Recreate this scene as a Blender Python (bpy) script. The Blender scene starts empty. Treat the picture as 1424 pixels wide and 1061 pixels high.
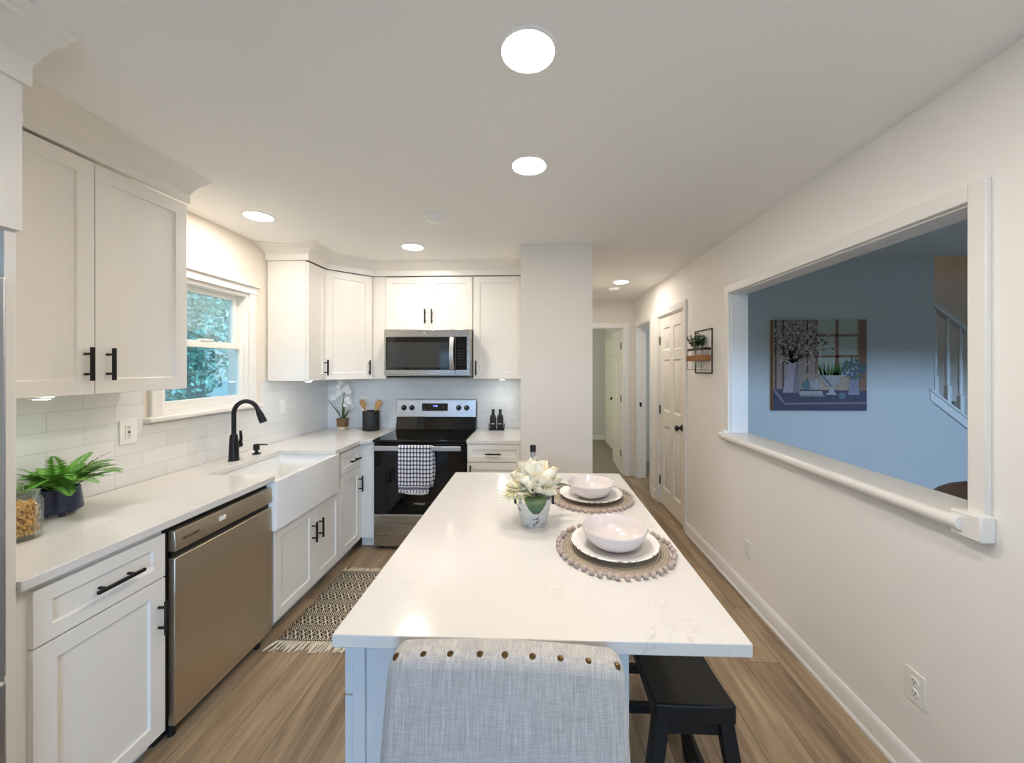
import bpy, bmesh, math, random
from mathutils import Vector, Matrix
random.seed(7)
SC = bpy.context.scene
COL = SC.collection
PI = math.pi

# ------------------------------------------------------------------ camera, world, light, exposure
cam_d = bpy.data.cameras.new('camera'); cam = bpy.data.objects.new('camera', cam_d); COL.objects.link(cam)
cam.location = (0, 0, 1.514)
cam.rotation_euler = (PI / 2, 0.0005, 0.0336)
cam_d.sensor_fit = 'HORIZONTAL'; cam_d.sensor_width = 36.0; cam_d.lens = 36.0 * 530.0 / 1424.0
cam_d.shift_x = (712 - 727.27) / 1424.0; cam_d.shift_y = (509.88 - 530.5) / 1424.0
cam_d.clip_start = 0.02; cam_d.clip_end = 200
SC.camera = cam
SC.view_settings.view_transform = 'Standard'; SC.view_settings.look = 'None'
SC.view_settings.gamma = 1.0; SC.view_settings.use_curve_mapping = False
SC.view_settings.exposure = 1.75
SC.cycles.max_bounces = 10; SC.cycles.diffuse_bounces = 6; SC.cycles.glossy_bounces = 5
SC.cycles.sample_clamp_indirect = 8.0

W = bpy.data.worlds.new('sky'); SC.world = W; W.use_nodes = True
wn = W.node_tree.nodes; wl = W.node_tree.links
bg = wn['Background']
bg.inputs[0].default_value = (0.40, 0.72, 1.0, 1)
bg.inputs[1].default_value = 0.72

def area_light(name, loc, rot, sx, sy, power, color, spread=180):
    d = bpy.data.lights.new(name, 'AREA'); d.shape = 'RECTANGLE'; d.size = sx; d.size_y = sy
    d.energy = power; d.color = color; d.spread = math.radians(spread)
    o = bpy.data.objects.new(name, d); COL.objects.link(o); o.location = loc; o.rotation_euler = rot
    return o
BLUE = (0.26, 0.54, 1.0)
# daylight through the glass door behind the photographer, and through the living-room and bedroom windows
area_light('daylight_rear_door', (0.4, -3.32, 1.1), (PI / 2, 0, 0), 1.1, 1.9, 8, BLUE)
area_light('daylight_living_window', (3.6, -8.6, 2.58), (PI / 2, 0, 0), 5.0, 0.3, 260, (0.38, 0.62, 1.0))
area_light('daylight_bedroom', (-0.9, 6.6, 1.5), (PI / 2, 0, -PI / 2), 1.4, 1.2, 4.5, (0.95, 1.0, 0.82))
area_light('daylight_bathroom', (3.0, 5.0, 1.5), (PI / 2, 0, PI / 2), 0.8, 1.0, 2.6, (0.7, 0.85, 1.0))
area_light('stairwell_lamp', (4.3, 3.9, 3.75), (0, 0, 0), 0.5, 0.5, 0.5, (1.0, 0.70, 0.46))
area_light('fill_behind_camera', (-0.5, -1.2, 2.43), (0, 0, 0), 0.5, 0.5, 2.0, (1.0, 0.93, 0.85))  # unseen fill added behind the camera to lift the ambient light
area_light('fill_above_camera', (0.5, 0.40, 2.435), (0, 0, 0), 0.15, 0.15, 3.0, (1.0, 0.93, 0.85))  # unseen fill added near the camera to brighten the right wall
garden_fill_d = bpy.data.lights.new('sun', 'SUN'); garden_fill_d.energy = 5.0; garden_fill_d.angle = math.radians(20); garden_fill_d.color = (0.32, 0.72, 1.0)  # blue fill added to brighten the trees outside the kitchen window
sun = bpy.data.objects.new('sun', garden_fill_d); COL.objects.link(sun); sun.rotation_euler = (math.radians(-8), math.radians(42), 0)
LAMP = 42.0          # radiance of each ceiling lens
PUCK = 26.0

# ------------------------------------------------------------------ helpers
def srgb(r, g, b):
    f = lambda v: (v / 255 / 12.92) if v / 255 <= 0.04045 else ((v / 255 + 0.055) / 1.055) ** 2.4
    return (f(r), f(g), f(b), 1.0)

class NT:
    """small node-tree builder"""
    def __init__(s, name):
        s.m = bpy.data.materials.new(name); s.m.use_nodes = True
        s.n = s.m.node_tree.nodes; s.l = s.m.node_tree.links
        s.b = s.n['Principled BSDF']; s.out = s.n['Material Output']
    def new(s, t, **kw):
        n = s.n.new(t)
        for k, v in kw.items(): setattr(n, k, v)
        return n
    def put(s, sock, v):
        if isinstance(v, bpy.types.NodeSocket): s.l.new(v, sock)
        else: sock.default_value = v
    def math(s, op, a, b=None, clamp=False):
        n = s.new('ShaderNodeMath', operation=op, use_clamp=clamp)
        s.put(n.inputs[0], a)
        if b is not None: s.put(n.inputs[1], b)
        return n.outputs[0]
    def mix(s, f, a, b, mode='MIX'):
        n = s.new('ShaderNodeMixRGB', blend_type=mode)
        s.put(n.inputs[0], f); s.put(n.inputs[1], a); s.put(n.inputs[2], b)
        return n.outputs[0]
    def coord(s, which='Object'):
        return s.new('ShaderNodeTexCoord').outputs[which]
    def xyz(s, v):
        n = s.new('ShaderNodeSeparateXYZ'); s.l.new(v, n.inputs[0]); return n.outputs
    def comb(s, x, y, z):
        n = s.new('ShaderNodeCombineXYZ'); s.put(n.inputs[0], x); s.put(n.inputs[1], y); s.put(n.inputs[2], z)
        return n.outputs[0]
    def scale(s, v, sc):
        n = s.new('ShaderNodeMapping'); s.l.new(v, n.inputs[0]); n.inputs['Scale'].default_value = sc
        return n.outputs[0]
    def noise(s, v, sc, det=4, rough=0.55, dist=0.0):
        n = s.new('ShaderNodeTexNoise'); s.l.new(v, n.inputs['Vector'])
        n.inputs['Scale'].default_value = sc; n.inputs['Detail'].default_value = det
        n.inputs['Roughness'].default_value = rough; n.inputs['Distortion'].default_value = dist
        return n.outputs[0]
    def ramp(s, f, stops):
        n = s.new('ShaderNodeValToRGB'); s.put(n.inputs[0], f)
        cr = n.color_ramp
        while len(cr.elements) < len(stops): cr.elements.new(0.5)
        for e, (p, c) in zip(cr.elements, stops): e.position = p; e.color = c if len(c) == 4 else (*c, 1)
        return n.outputs[0]
    def bump(s, h, strength=0.2, dist=0.002):
        n = s.new('ShaderNodeBump'); s.put(n.inputs['Height'], h)
        n.inputs['Strength'].default_value = strength; n.inputs['Distance'].default_value = dist
        s.l.new(n.outputs[0], s.b.inputs['Normal'])
    def set(s, **kw):
        for k, v in kw.items(): s.put(s.b.inputs[k.replace('_', ' ')], v)
        return s

G1 = lambda v: (v, v, v, 1)
def paint(name, col, rough=0.5, var=0.03, nscale=3.0, bump=0.05, bscale=180.0, metal=0.0, coat=0.0, ior=1.45):
    t = NT(name); o = t.coord()
    n = t.noise(o, nscale, 3)
    dark = tuple(c * (1 - var) for c in col[:3]) + (1,)
    lite = tuple(min(1, c * (1 + var)) for c in col[:3]) + (1,)
    t.set(Base_Color=t.mix(n, dark, lite), Roughness=rough, Metallic=metal, IOR=ior)
    t.b.inputs['Coat Weight'].default_value = coat
    if bump: t.bump(t.noise(o, bscale, 2), bump, 0.001)
    return t.m

def emit(name, col, strength):
    t = NT(name); t.set(Base_Color=col, Emission_Color=col, Emission_Strength=strength); return t.m

M = {}
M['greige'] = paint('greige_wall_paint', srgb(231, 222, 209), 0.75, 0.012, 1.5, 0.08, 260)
M['wall'] = paint('wall_paint_lightened', srgb(245, 241, 235), 0.75, 0.012, 1.5, 0.08, 260)  # greige again, lightened: the right wall's missing light is put into the colour
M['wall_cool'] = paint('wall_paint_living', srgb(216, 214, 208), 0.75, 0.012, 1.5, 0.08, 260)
M['ceil'] = paint('ceiling_paint', srgb(243, 241, 237), 0.85, 0.01, 1.2, 0.10, 200)
M['trim'] = paint('trim_paint', srgb(238, 234, 228), 0.35, 0.01, 4, 0.02, 90)
M['cab'] = paint('cabinet_paint', srgb(236, 231, 222), 0.32, 0.01, 3, 0.015, 120)
M['island'] = paint('island_paint', srgb(206, 209, 211), 0.36, 0.01, 3, 0.015, 120)
M['door'] = paint('door_paint', srgb(236, 230, 220), 0.38, 0.01, 3, 0.02, 120)
M['black'] = paint('black_metal', srgb(30, 28, 28), 0.42, 0.1, 30, 0.0, metal=0.35)
M['bronze'] = paint('dark_bronze', srgb(38, 30, 26), 0.45, 0.2, 30, 0.0, metal=0.2)
M['blackplastic'] = paint('black_plastic', srgb(20, 20, 21), 0.45, 0.1, 20, 0.0)
M['blackglass'] = paint('black_glass', srgb(7, 7, 8), 0.045, 0.05, 3, 0.0, ior=1.5)
M['ovenwin'] = paint('oven_window_glass', srgb(22, 19, 18), 0.06, 0.1, 3, 0.0)
M['microwin'] = paint('microwave_window_glass', srgb(52, 55, 54), 0.08, 0.05, 200, 0.0)
M['toe'] = paint('dark_toe_kick', srgb(34, 33, 32), 0.6, 0.1, 10, 0.0)
M['stoolblack'] = paint('stool_black_paint', srgb(9, 9, 13), 0.5, 0.15, 12, 0.03, 60)
M['porcelain'] = paint('fireclay', srgb(240, 239, 236), 0.12, 0.005, 2, 0.0, coat=0.4)
M['plastic_white'] = paint('white_plastic', srgb(240, 238, 232), 0.35, 0.005, 5, 0.0)
M['slot'] = paint('outlet_slot', srgb(60, 56, 54), 0.6, 0.05, 5, 0.0)
M['stoneware'] = paint('stoneware', srgb(222, 212, 208), 0.22, 0.02, 30, 0.02, 60, coat=0.2)
M['charcoal'] = paint('charcoal_ceramic', srgb(36, 37, 37), 0.55, 0.12, 90, 0.15, 160)
M['woodspoon'] = paint('spoon_wood', srgb(188, 146, 92), 0.55, 0.2, 40, 0.05, 80)
M['navy'] = paint('navy_ceramic', srgb(38, 46, 78), 0.3, 0.15, 25, 0.02, 50, coat=0.3)
M['soil'] = paint('soil', srgb(60, 45, 34), 0.9, 0.4, 60, 0.5, 120)
M['cracker'] = paint('snack', srgb(222, 176, 104), 0.7, 0.35, 45, 0.2, 80)
M['fern'] = paint('fern_leaf', srgb(112, 168, 66), 0.5, 0.5, 18, 0.0)
M['leaf'] = paint('dark_leaf', srgb(70, 94, 54), 0.4, 0.3, 30, 0.05, 60)
M['stem'] = paint('green_stem', srgb(92, 116, 66), 0.5, 0.25, 30, 0.0)
M['greyleaf'] = paint('grey_green_leaf', srgb(84, 106, 72), 0.5, 0.35, 40, 0.0)
M['bronzehead'] = paint('nail_bronze', srgb(104, 80, 48), 0.28, 0.25, 300, 0.0, metal=0.9)
M['leather'] = paint('brown_leather', srgb(112, 88, 70), 0.45, 0.35, 14, 0.3, 60)
M['bark'] = paint('bark', srgb(86, 70, 58), 0.9, 0.4, 14, 0.5, 30)
M['chrome'] = paint('bright_metal', srgb(232, 231, 229), 0.32, 0.02, 30, 0.0, metal=1.0)
M['jute'] = paint('jute', srgb(196, 178, 156), 0.85, 0.2, 60, 0.2, 200)
M['pom'] = paint('pom_yarn', srgb(184, 166, 156), 0.95, 0.2, 150, 0.6, 300)
M['woodpot'] = paint('brown_wood_pot', srgb(126, 96, 60), 0.6, 0.3, 30, 0.1, 60)
M['cream'] = paint('cream_ceramic', srgb(226, 204, 172), 0.5, 0.05, 20, 0.0)
M['shelfwood'] = paint('shelf_wood', srgb(156, 106, 56), 0.6, 0.3, 40, 0.1, 60)
M['cord'] = paint('fringe_cotton', srgb(222, 208, 184), 0.95, 0.12, 60, 0.2, 200)
M['wire'] = paint('planter_wire', srgb(60, 48, 38), 0.45, 0.2, 30, 0.0, metal=0.5)
M['grass'] = paint('lawn', srgb(70, 92, 60), 0.9, 0.4, 3, 0.4, 30)
M['lamp'] = emit('lamp_lens', (1.0, 0.925, 0.845, 1), LAMP)
M['lamphall'] = emit('hall_lamp_lens', (1.0, 0.925, 0.845, 1), LAMP)
M['puck'] = emit('puck_lens', (0.86, 0.96, 1.0, 1), PUCK)
M['clock'] = emit('clock_digits', (0.12, 0.16, 1.0, 1), 2.2)

def petal_mat(name, col, deep):
    t = NT(name); o = t.coord(); n = t.noise(o, 40, 3)
    t.set(Base_Color=t.mix(n, deep, col), Roughness=0.6)
    t.b.inputs['Subsurface Weight'].default_value = 0.25
    t.b.inputs['Subsurface Radius'].default_value = (0.01, 0.009, 0.006)
    return t.m
M['petal'] = petal_mat('peony_petal', srgb(255, 248, 230), srgb(252, 240, 210))
M['petal2'] = petal_mat('dahlia_petal', srgb(255, 249, 230), srgb(251, 242, 196))
M['orchid'] = petal_mat('orchid_petal', srgb(250, 248, 244), srgb(238, 232, 222))

def glass_thin(name, tint=(0.93, 0.985, 1, 1), refl=0.08):
    t = NT(name)
    tr = t.new('ShaderNodeBsdfTransparent'); tr.inputs[0].default_value = tint
    gl = t.new('ShaderNodeBsdfGlossy'); gl.inputs['Roughness'].default_value = 0.02
    fr = t.new('ShaderNodeFresnel'); fr.inputs[0].default_value = 1.45
    f = t.math('ADD', t.math('MULTIPLY', fr.outputs[0], 0.5), refl * 0.2, True)
    mx = t.new('ShaderNodeMixShader'); t.l.new(f, mx.inputs[0]); t.l.new(tr.outputs[0], mx.inputs[1]); t.l.new(gl.outputs[0], mx.inputs[2])
    t.l.new(mx.outputs[0], t.out.inputs[0]); return t.m
M['pane'] = glass_thin('window_pane')
M['jarglass'] = glass_thin('jar_glass', (0.97, 0.985, 0.98, 1))

def steel(name, col, axis, rough=0.28):
    t = NT(name); o = t.coord()
    sc = {'x': (2, 220, 220), 'y': (220, 2, 220), 'z': (220, 220, 2)}[axis]
    n = t.noise(t.scale(o, sc), 1.0, 3)
    t.set(Base_Color=t.mix(n, tuple(c * 0.88 for c in col[:3]) + (1,), col), Metallic=1.0,
          Roughness=t.math('ADD', t.math('MULTIPLY', n, 0.16), rough - 0.08))
    t.b.inputs['Anisotropic'].default_value = 0.5
    t.bump(n, 0.04, 0.0005); return t.m
M['steel_y'] = steel('brushed_steel_dishwasher', srgb(212, 200, 178), 'y', 0.44)
M['steel_x'] = steel('brushed_steel', srgb(190, 186, 180), 'x', 0.28)
M['steel_lt'] = steel('pale_steel', srgb(214, 214, 214), 'x', 0.32)
M['steel_fr'] = steel('fridge_steel', srgb(190, 194, 200), 'z', 0.38)

def m_floor():
    t = NT('vinyl_plank'); o = t.coord(); x, y, z = t.xyz(o)
    br = t.new('ShaderNodeTexBrick'); t.l.new(t.comb(y, x, 0.0), br.inputs['Vector'])
    br.offset = 0.37; br.offset_frequency = 2; br.squash = 1
    br.inputs['Color1'].default_value = (0.15, 0.15, 0.15, 1); br.inputs['Color2'].default_value = (0.95, 0.95, 0.95, 1)
    br.inputs['Mortar'].default_value = (0, 0, 0, 1)
    br.inputs['Scale'].default_value = 1.0; br.inputs['Mortar Size'].default_value = 0.0012
    br.inputs['Brick Width'].default_value = 1.22; br.inputs['Row Height'].default_value = 0.178
    tone = t.xyz(br.outputs[0])[0]
    off = t.math('MULTIPLY', tone, 37.0)
    v = t.comb(t.math('MULTIPLY', x, 18.0), t.math('ADD', t.math('MULTIPLY', y, 1.5), off), off)
    g1 = t.noise(v, 1.0, 6, 0.62, 0.6)
    v2 = t.comb(t.math('MULTIPLY', x, 110.0), t.math('ADD', t.math('MULTIPLY', y, 3.0), off), off)
    g2 = t.noise(v2, 1.0, 3, 0.6)
    v3 = t.comb(t.math('MULTIPLY', x, 5.0), t.math('ADD', t.math('MULTIPLY', y, 0.8), off), off)
    g3 = t.noise(v3, 1.0, 3, 0.5, 1.2)
    f = t.math('ADD', t.math('ADD', t.math('MULTIPLY', g1, 0.5), t.math('MULTIPLY', g2, 0.2)), t.math('MULTIPLY', g3, 0.35))
    f = t.math('ADD', f, t.math('MULTIPLY', t.math('SUBTRACT', tone, 0.5), 0.12))
    c = t.ramp(f, [(0.36, srgb(102, 84, 64)), (0.48, srgb(140, 118, 92)), (0.58, srgb(165, 142, 113)), (0.72, srgb(194, 170, 138))])
    c = t.mix(br.outputs['Fac'], c, srgb(60, 46, 38))
    t.set(Base_Color=c, Roughness=t.math('ADD', t.math('MULTIPLY', g2, 0.15), 0.34))
    t.bump(t.math('SUBTRACT', g2, t.math('MULTIPLY', br.outputs['Fac'], 3.0)), 0.12, 0.001)
    return t.m
M['floor'] = m_floor()

def m_quartz(name='quartz'):
    t = NT(name); o = t.coord()
    a = t.noise(t.scale(o, (1, 1.4, 1)), 7.0, 6, 0.62, 1.6)
    vein = t.ramp(a, [(0.485, G1(0)), (0.5, G1(1)), (0.515, G1(0))])
    m = t.ramp(t.noise(o, 4.0, 3, 0.6), [(0.52, G1(0)), (0.66, G1(1))])
    k = t.math('MULTIPLY', t.math('MULTIPLY', t.xyz(vein)[0], t.xyz(m)[0]), 0.32)
    sp = t.noise(o, 260, 2)
    c = t.mix(sp, srgb(216, 211, 204), srgb(224, 219, 213))
    t.set(Base_Color=t.mix(k, c, srgb(150, 144, 138)), Roughness=0.13)
    return t.m
M['quartz'] = m_quartz()

def m_tile():
    t = NT('white_subway_tile'); o = t.coord(); x, y, z = t.xyz(o)
    br = t.new('ShaderNodeTexBrick'); t.l.new(t.comb(t.math('ADD', x, y), z, 0.0), br.inputs['Vector'])
    br.offset = 0.5
    br.inputs['Color1'].default_value = srgb(236, 235, 231); br.inputs['Color2'].default_value = srgb(230, 229, 226)
    br.inputs['Mortar'].default_value = srgb(206, 204, 200); br.inputs['Scale'].default_value = 1
    br.inputs['Mortar Size'].default_value = 0.0016; br.inputs['Mortar Smooth'].default_value = 0.2
    br.inputs['Brick Width'].default_value = 0.262; br.inputs['Row Height'].default_value = 0.0825
    t.set(Base_Color=br.outputs[0], Roughness=t.math('ADD', t.math('MULTIPLY', br.outputs['Fac'], 0.5), 0.14))
    h = t.math('SUBTRACT', t.math('MULTIPLY', t.noise(o, 16, 2), 0.5), br.outputs['Fac'])
    t.bump(h, 0.25, 0.002); return t.m
M['tile'] = m_tile()

def m_linen():
    t = NT('linen_weave'); o = t.coord()
    a = t.noise(t.scale(o, (520, 60, 12)), 1.0, 3, 0.65); b = t.noise(t.scale(o, (40, 20, 640)), 1.0, 3, 0.6)
    w = t.math('ADD', t.math('MULTIPLY', a, 0.64), t.math('MULTIPLY', b, 0.36))
    c = t.ramp(w, [(0.34, srgb(150, 146, 142)), (0.5, srgb(174, 169, 164)), (0.66, srgb(198, 193, 187))])
    t.set(Base_Color=c, Roughness=0.9); t.b.inputs['Sheen Weight'].default_value = 0.2
    t.bump(w, 0.25, 0.0006); return t.m
M['linen'] = m_linen()

def m_towel():
    t = NT('check_towel'); o = t.coord(); x, y, z = t.xyz(o)
    wob = t.noise(o, 14, 2); x = t.math('ADD', x, t.math('MULTIPLY', wob, 0.006))
    sx = t.math('GREATER_THAN', t.math('FRACT', t.math('DIVIDE', t.math('ADD', x, 1.0), 0.0262)), 0.58)
    sz = t.math('GREATER_THAN', t.math('FRACT', t.math('DIVIDE', t.math('ADD', z, 1.0), 0.0335)), 0.66)
    up = t.math('GREATER_THAN', z, 0.062)
    grid = t.math('MULTIPLY', t.math('MULTIPLY', t.math('ADD', sx, sz), 0.5), up)
    band = t.math('MULTIPLY', t.math('GREATER_THAN', z, 0.034), t.math('LESS_THAN', z, 0.056))
    low = t.math('MULTIPLY', t.math('MULTIPLY', sx, t.math('LESS_THAN', z, 0.03)), t.math('GREATER_THAN', z, 0.012))
    f = t.math('MAXIMUM', grid, t.math('MAXIMUM', t.math('MULTIPLY', band, 0.6), t.math('MULTIPLY', low, 0.7)))
    c = t.ramp(f, [(0.0, srgb(234, 230, 228)), (0.5, srgb(112, 112, 130)), (1.0, srgb(30, 30, 40))])
    t.set(Base_Color=c, Roughness=0.9); t.bump(t.noise(o, 400, 2), 0.3, 0.001); return t.m
M['towel'] = m_towel()

def m_rug():
    t = NT('woven_rug'); o = t.coord(); x, y, z = t.xyz(o)
    per = 0.118
    b = t.math('FRACT', t.math('DIVIDE', t.math('ADD', y, 2.0), per))
    inband = t.math('MULTIPLY', t.math('GREATER_THAN', b, 0.08), t.math('LESS_THAN', b, 0.66))
    def tri(v, p):
        return t.math('ABSOLUTE', t.math('SUBTRACT', t.math('FRACT', t.math('DIVIDE', t.math('ADD', v, 3.0), p)), 0.5))
    d1 = t.math('ADD', tri(x, 0.046), tri(y, per * 0.58))
    lines = t.math('LESS_THAN', t.math('ABSOLUTE', t.math('SUBTRACT', d1, 0.5)), 0.11)
    dia = t.math('LESS_THAN', d1, 0.14)
    dots = t.math('LESS_THAN', t.math('ADD', tri(t.math('ADD', x, 0.023), 0.046), tri(t.math('ADD', y, per * 0.29), per * 0.58)), 0.16)
    cream_in = t.math('MAXIMUM', lines, t.math('MAXIMUM', dia, dots))
    sx = t.math('GREATER_THAN', t.math('FRACT', t.math('DIVIDE', t.math('ADD', t.math('ADD', x, 3.0), t.math('MULTIPLY', y, 0.9)), 0.0125)), 0.42)
    sy = t.math('GREATER_THAN', t.math('FRACT', t.math('DIVIDE', t.math('ADD', y, 2.0), 0.0135)), 0.24)
    cream_out = t.math('MULTIPLY', sx, sy)
    f = t.math('ADD', t.math('MULTIPLY', inband, cream_in), t.math('MULTIPLY', t.math('SUBTRACT', 1.0, inband), cream_out))
    n = t.noise(o, 260, 2)
    c = t.mix(f, srgb(40, 34, 30), t.mix(n, srgb(188, 174, 148), srgb(220, 208, 184)))
    t.set(Base_Color=c, Roughness=0.95); t.bump(t.noise(t.scale(o, (300, 120, 1)), 1, 2), 0.6, 0.003); return t.m
M['rug'] = m_rug()

def m_carpet():
    t = NT('bedroom_carpet'); o = t.coord(); n = t.noise(o, 120, 4, 0.7)
    t.set(Base_Color=t.ramp(n, [(0.35, srgb(120, 112, 100)), (0.65, srgb(176, 168, 154))]), Roughness=0.95)
    t.bump(n, 0.8, 0.006); return t.m
M['carpet'] = m_carpet()

def m_chippy():
    t = NT('distressed_white_metal'); o = t.coord()
    n = t.noise(t.scale(o, (1, 1, 1.6)), 26, 5, 0.7, 0.8)
    k = t.ramp(n, [(0.545, G1(0)), (0.62, G1(1))])
    c = t.mix(k, t.mix(t.noise(o, 60, 3), srgb(206, 204, 200), srgb(236, 234, 229)), srgb(104, 94, 88))
    t.set(Base_Color=c, Roughness=0.5, Metallic=0.1); t.bump(n, 0.3, 0.002); return t.m
M['chippy'] = m_chippy()

def m_plate():
    t = NT('distressed_plate'); o = t.coord(); x, y, z = t.xyz(o)
    r = t.math('SQRT', t.math('ADD', t.math('POWER', x, 2.0), t.math('POWER', y, 2.0)))
    edge = t.math('MULTIPLY', t.math('GREATER_THAN', r, 0.1385), 0.8)
    n = t.math('GREATER_THAN', t.noise(o, 70, 3), 0.56)
    t.set(Base_Color=t.mix(t.math('MULTIPLY', edge, n), srgb(232, 226, 220), srgb(120, 100, 88)), Roughness=0.25); return t.m
M['plate'] = m_plate()

def m_mat():
    t = NT('jute_coil'); o = t.coord(); x, y, z = t.xyz(o)
    r = t.math('SQRT', t.math('ADD', t.math('POWER', x, 2.0), t.math('POWER', y, 2.0)))
    w = t.math('SINE', t.math('MULTIPLY', r, 2 * PI / 0.0085))
    n = t.noise(o, 90, 3)
    t.set(Base_Color=t.mix(t.math('ADD', t.math('MULTIPLY', w, 0.3), t.math('MULTIPLY', n, 0.7), True), srgb(150, 134, 116), srgb(208, 192, 170)), Roughness=0.9)
    t.bump(t.math('ADD', w, n), 0.7, 0.002); return t.m
M['mat'] = m_mat()

def flat(name, c): return paint(name, c, 0.8, 0.3, 45, 0.1, 90)

# ------------------------------------------------------------------ mesh builder
class G:
    def __init__(s): s.b = bmesh.new(); s.mi = 0
    def f(s, vs):
        try:
            fc = s.b.faces.new(vs); fc.material_index = s.mi; return fc
        except ValueError: return None
    def box(s, x0, x1, y0, y1, z0, z1):
        if x0 > x1: x0, x1 = x1, x0
        if y0 > y1: y0, y1 = y1, y0
        if z0 > z1: z0, z1 = z1, z0
        v = [s.b.verts.new(p) for p in ((x0,y0,z0),(x1,y0,z0),(x1,y1,z0),(x0,y1,z0),(x0,y0,z1),(x1,y0,z1),(x1,y1,z1),(x0,y1,z1))]
        for q in ((0,3,2,1),(4,5,6,7),(0,1,5,4),(1,2,6,5),(2,3,7,6),(3,0,4,7)): s.f([v[i] for i in q])
        return s
    def obox(s, O, U, V, N, u0, u1, v0, v1, n0, n1):
        """box in a basis"""
        O, U, V, N = map(Vector, (O, U, V, N))
        P = lambda a, b, c: s.b.verts.new(O + U * a + V * b + N * c)
        v = [P(u0,v0,n0),P(u1,v0,n0),P(u1,v1,n0),P(u0,v1,n0),P(u0,v0,n1),P(u1,v0,n1),P(u1,v1,n1),P(u0,v1,n1)]
        for q in ((0,3,2,1),(4,5,6,7),(0,1,5,4),(1,2,6,5),(2,3,7,6),(3,0,4,7)): s.f([v[i] for i in q])
        return s
    def prism(s, pts, ext):
        ext = Vector(ext); a = [s.b.verts.new(p) for p in pts]; c = [s.b.verts.new(Vector(p) + ext) for p in pts]
        n = len(a); s.f(a[::-1]); s.f(c)
        for i in range(n): s.f([a[i], a[(i+1) % n], c[(i+1) % n], c[i]])
        return s
    def cyl(s, p0, p1, r0, r1=None, seg=20, caps=True):
        return s.tube([p0, p1], [r0, r0 if r1 is None else r1], seg, caps)
    def tube(s, pts, r, seg=12, caps=True, flat=1.0, up=(0, 0, 1)):
        pts = [Vector(p) for p in pts]; n = len(pts)
        rs = r if isinstance(r, (list, tuple)) else [r] * n
        rings = []; prev = None
        for i, p in enumerate(pts):
            d = (pts[min(i+1, n-1)] - pts[max(i-1, 0)]).normalized()
            if prev is None:
                a = Vector(up); a = a if abs(a.dot(d)) < 0.95 else Vector((1, 0, 0))
                u = (a - d * a.dot(d)).normalized()
            else:
                u = (prev - d * prev.dot(d)).normalized()
            w = d.cross(u); prev = u
            rings.append([s.b.verts.new(p + (u * math.cos(t) + w * (math.sin(t) * flat)) * rs[i]) for t in (2 * PI * k / seg for k in range(seg))])
        for i in range(n - 1):
            for k in range(seg): s.f([rings[i][k], rings[i][(k+1) % seg], rings[i+1][(k+1) % seg], rings[i+1][k]])
        if caps: s.f(rings[0][::-1]); s.f(rings[-1])
        return s
    def lathe(s, c, prof, seg=32, ax=(0, 0, 1)):
        """profile of (radius, height along ax)"""
        c = Vector(c); ax = Vector(ax).normalized()
        a = Vector((1, 0, 0)) if abs(ax.x) < 0.9 else Vector((0, 1, 0))
        u = (a - ax * a.dot(ax)).normalized(); w = ax.cross(u)
        rings = []
        for r, h in prof:
            if r < 1e-6: rings.append([s.b.verts.new(c + ax * h)])
            else: rings.append([s.b.verts.new(c + ax * h + (u * math.cos(t) + w * math.sin(t)) * r) for t in (2 * PI * k / seg for k in range(seg))])
        for A, B in zip(rings, rings[1:]):
            for k in range(seg):
                k2 = (k + 1) % seg
                if len(A) == 1 and len(B) == 1: continue
                if len(A) == 1: s.f([A[0], B[k2], B[k]][::-1])
                elif len(B) == 1: s.f([A[k], A[k2], B[0]])
                else: s.f([A[k], A[k2], B[k2], B[k]])
        return s
    def ball(s, c, r, seg=12, rings=8, sc=(1, 1, 1)):
        c = Vector(c); R = []
        for i in range(rings + 1):
            t = PI * i / rings
            if i in (0, rings): R.append([s.b.verts.new(c + Vector((0, 0, r * math.cos(t) * sc[2])))])
            else: R.append([s.b.verts.new(c + Vector((r * math.sin(t) * math.cos(2*PI*k/seg) * sc[0], r * math.sin(t) * math.sin(2*PI*k/seg) * sc[1], r * math.cos(t) * sc[2]))) for k in range(seg)])
        for A, B in zip(R, R[1:]):
            for k in range(seg):
                k2 = (k+1) % seg
                if len(A) == 1: s.f([A[0], B[k], B[k2]])
                elif len(B) == 1: s.f([A[k], B[0], A[k2]])
                else: s.f([A[k], B[k], B[k2], A[k2]])
        return s
    def sweep(s, path, prof, side=1):
        """profile [(d, z)] swept along an open path of (x, y); d goes to the left (side 1) or right (-1)"""
        P = [Vector((p[0], p[1])) for p in path]; n = len(P); secs = []
        for i in range(n):
            def nrm(a, b): d = (b - a).normalized(); return Vector((-d.y, d.x)) * side
            if i == 0: m = nrm(P[0], P[1])
            elif i == n - 1: m = nrm(P[-2], P[-1])
            else:
                a, b = nrm(P[i-1], P[i]), nrm(P[i], P[i+1]); m = (a + b).normalized(); m = m / max(0.2, m.dot(a))
            secs.append([s.b.verts.new((P[i].x + m.x * d, P[i].y + m.y * d, z)) for d, z in prof])
        k = len(prof)
        for A, B in zip(secs, secs[1:]):
            for j in range(k): s.f([A[j], A[(j+1) % k], B[(j+1) % k], B[j]])
        s.f(secs[0][::-1]); s.f(secs[-1]); return s
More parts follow.
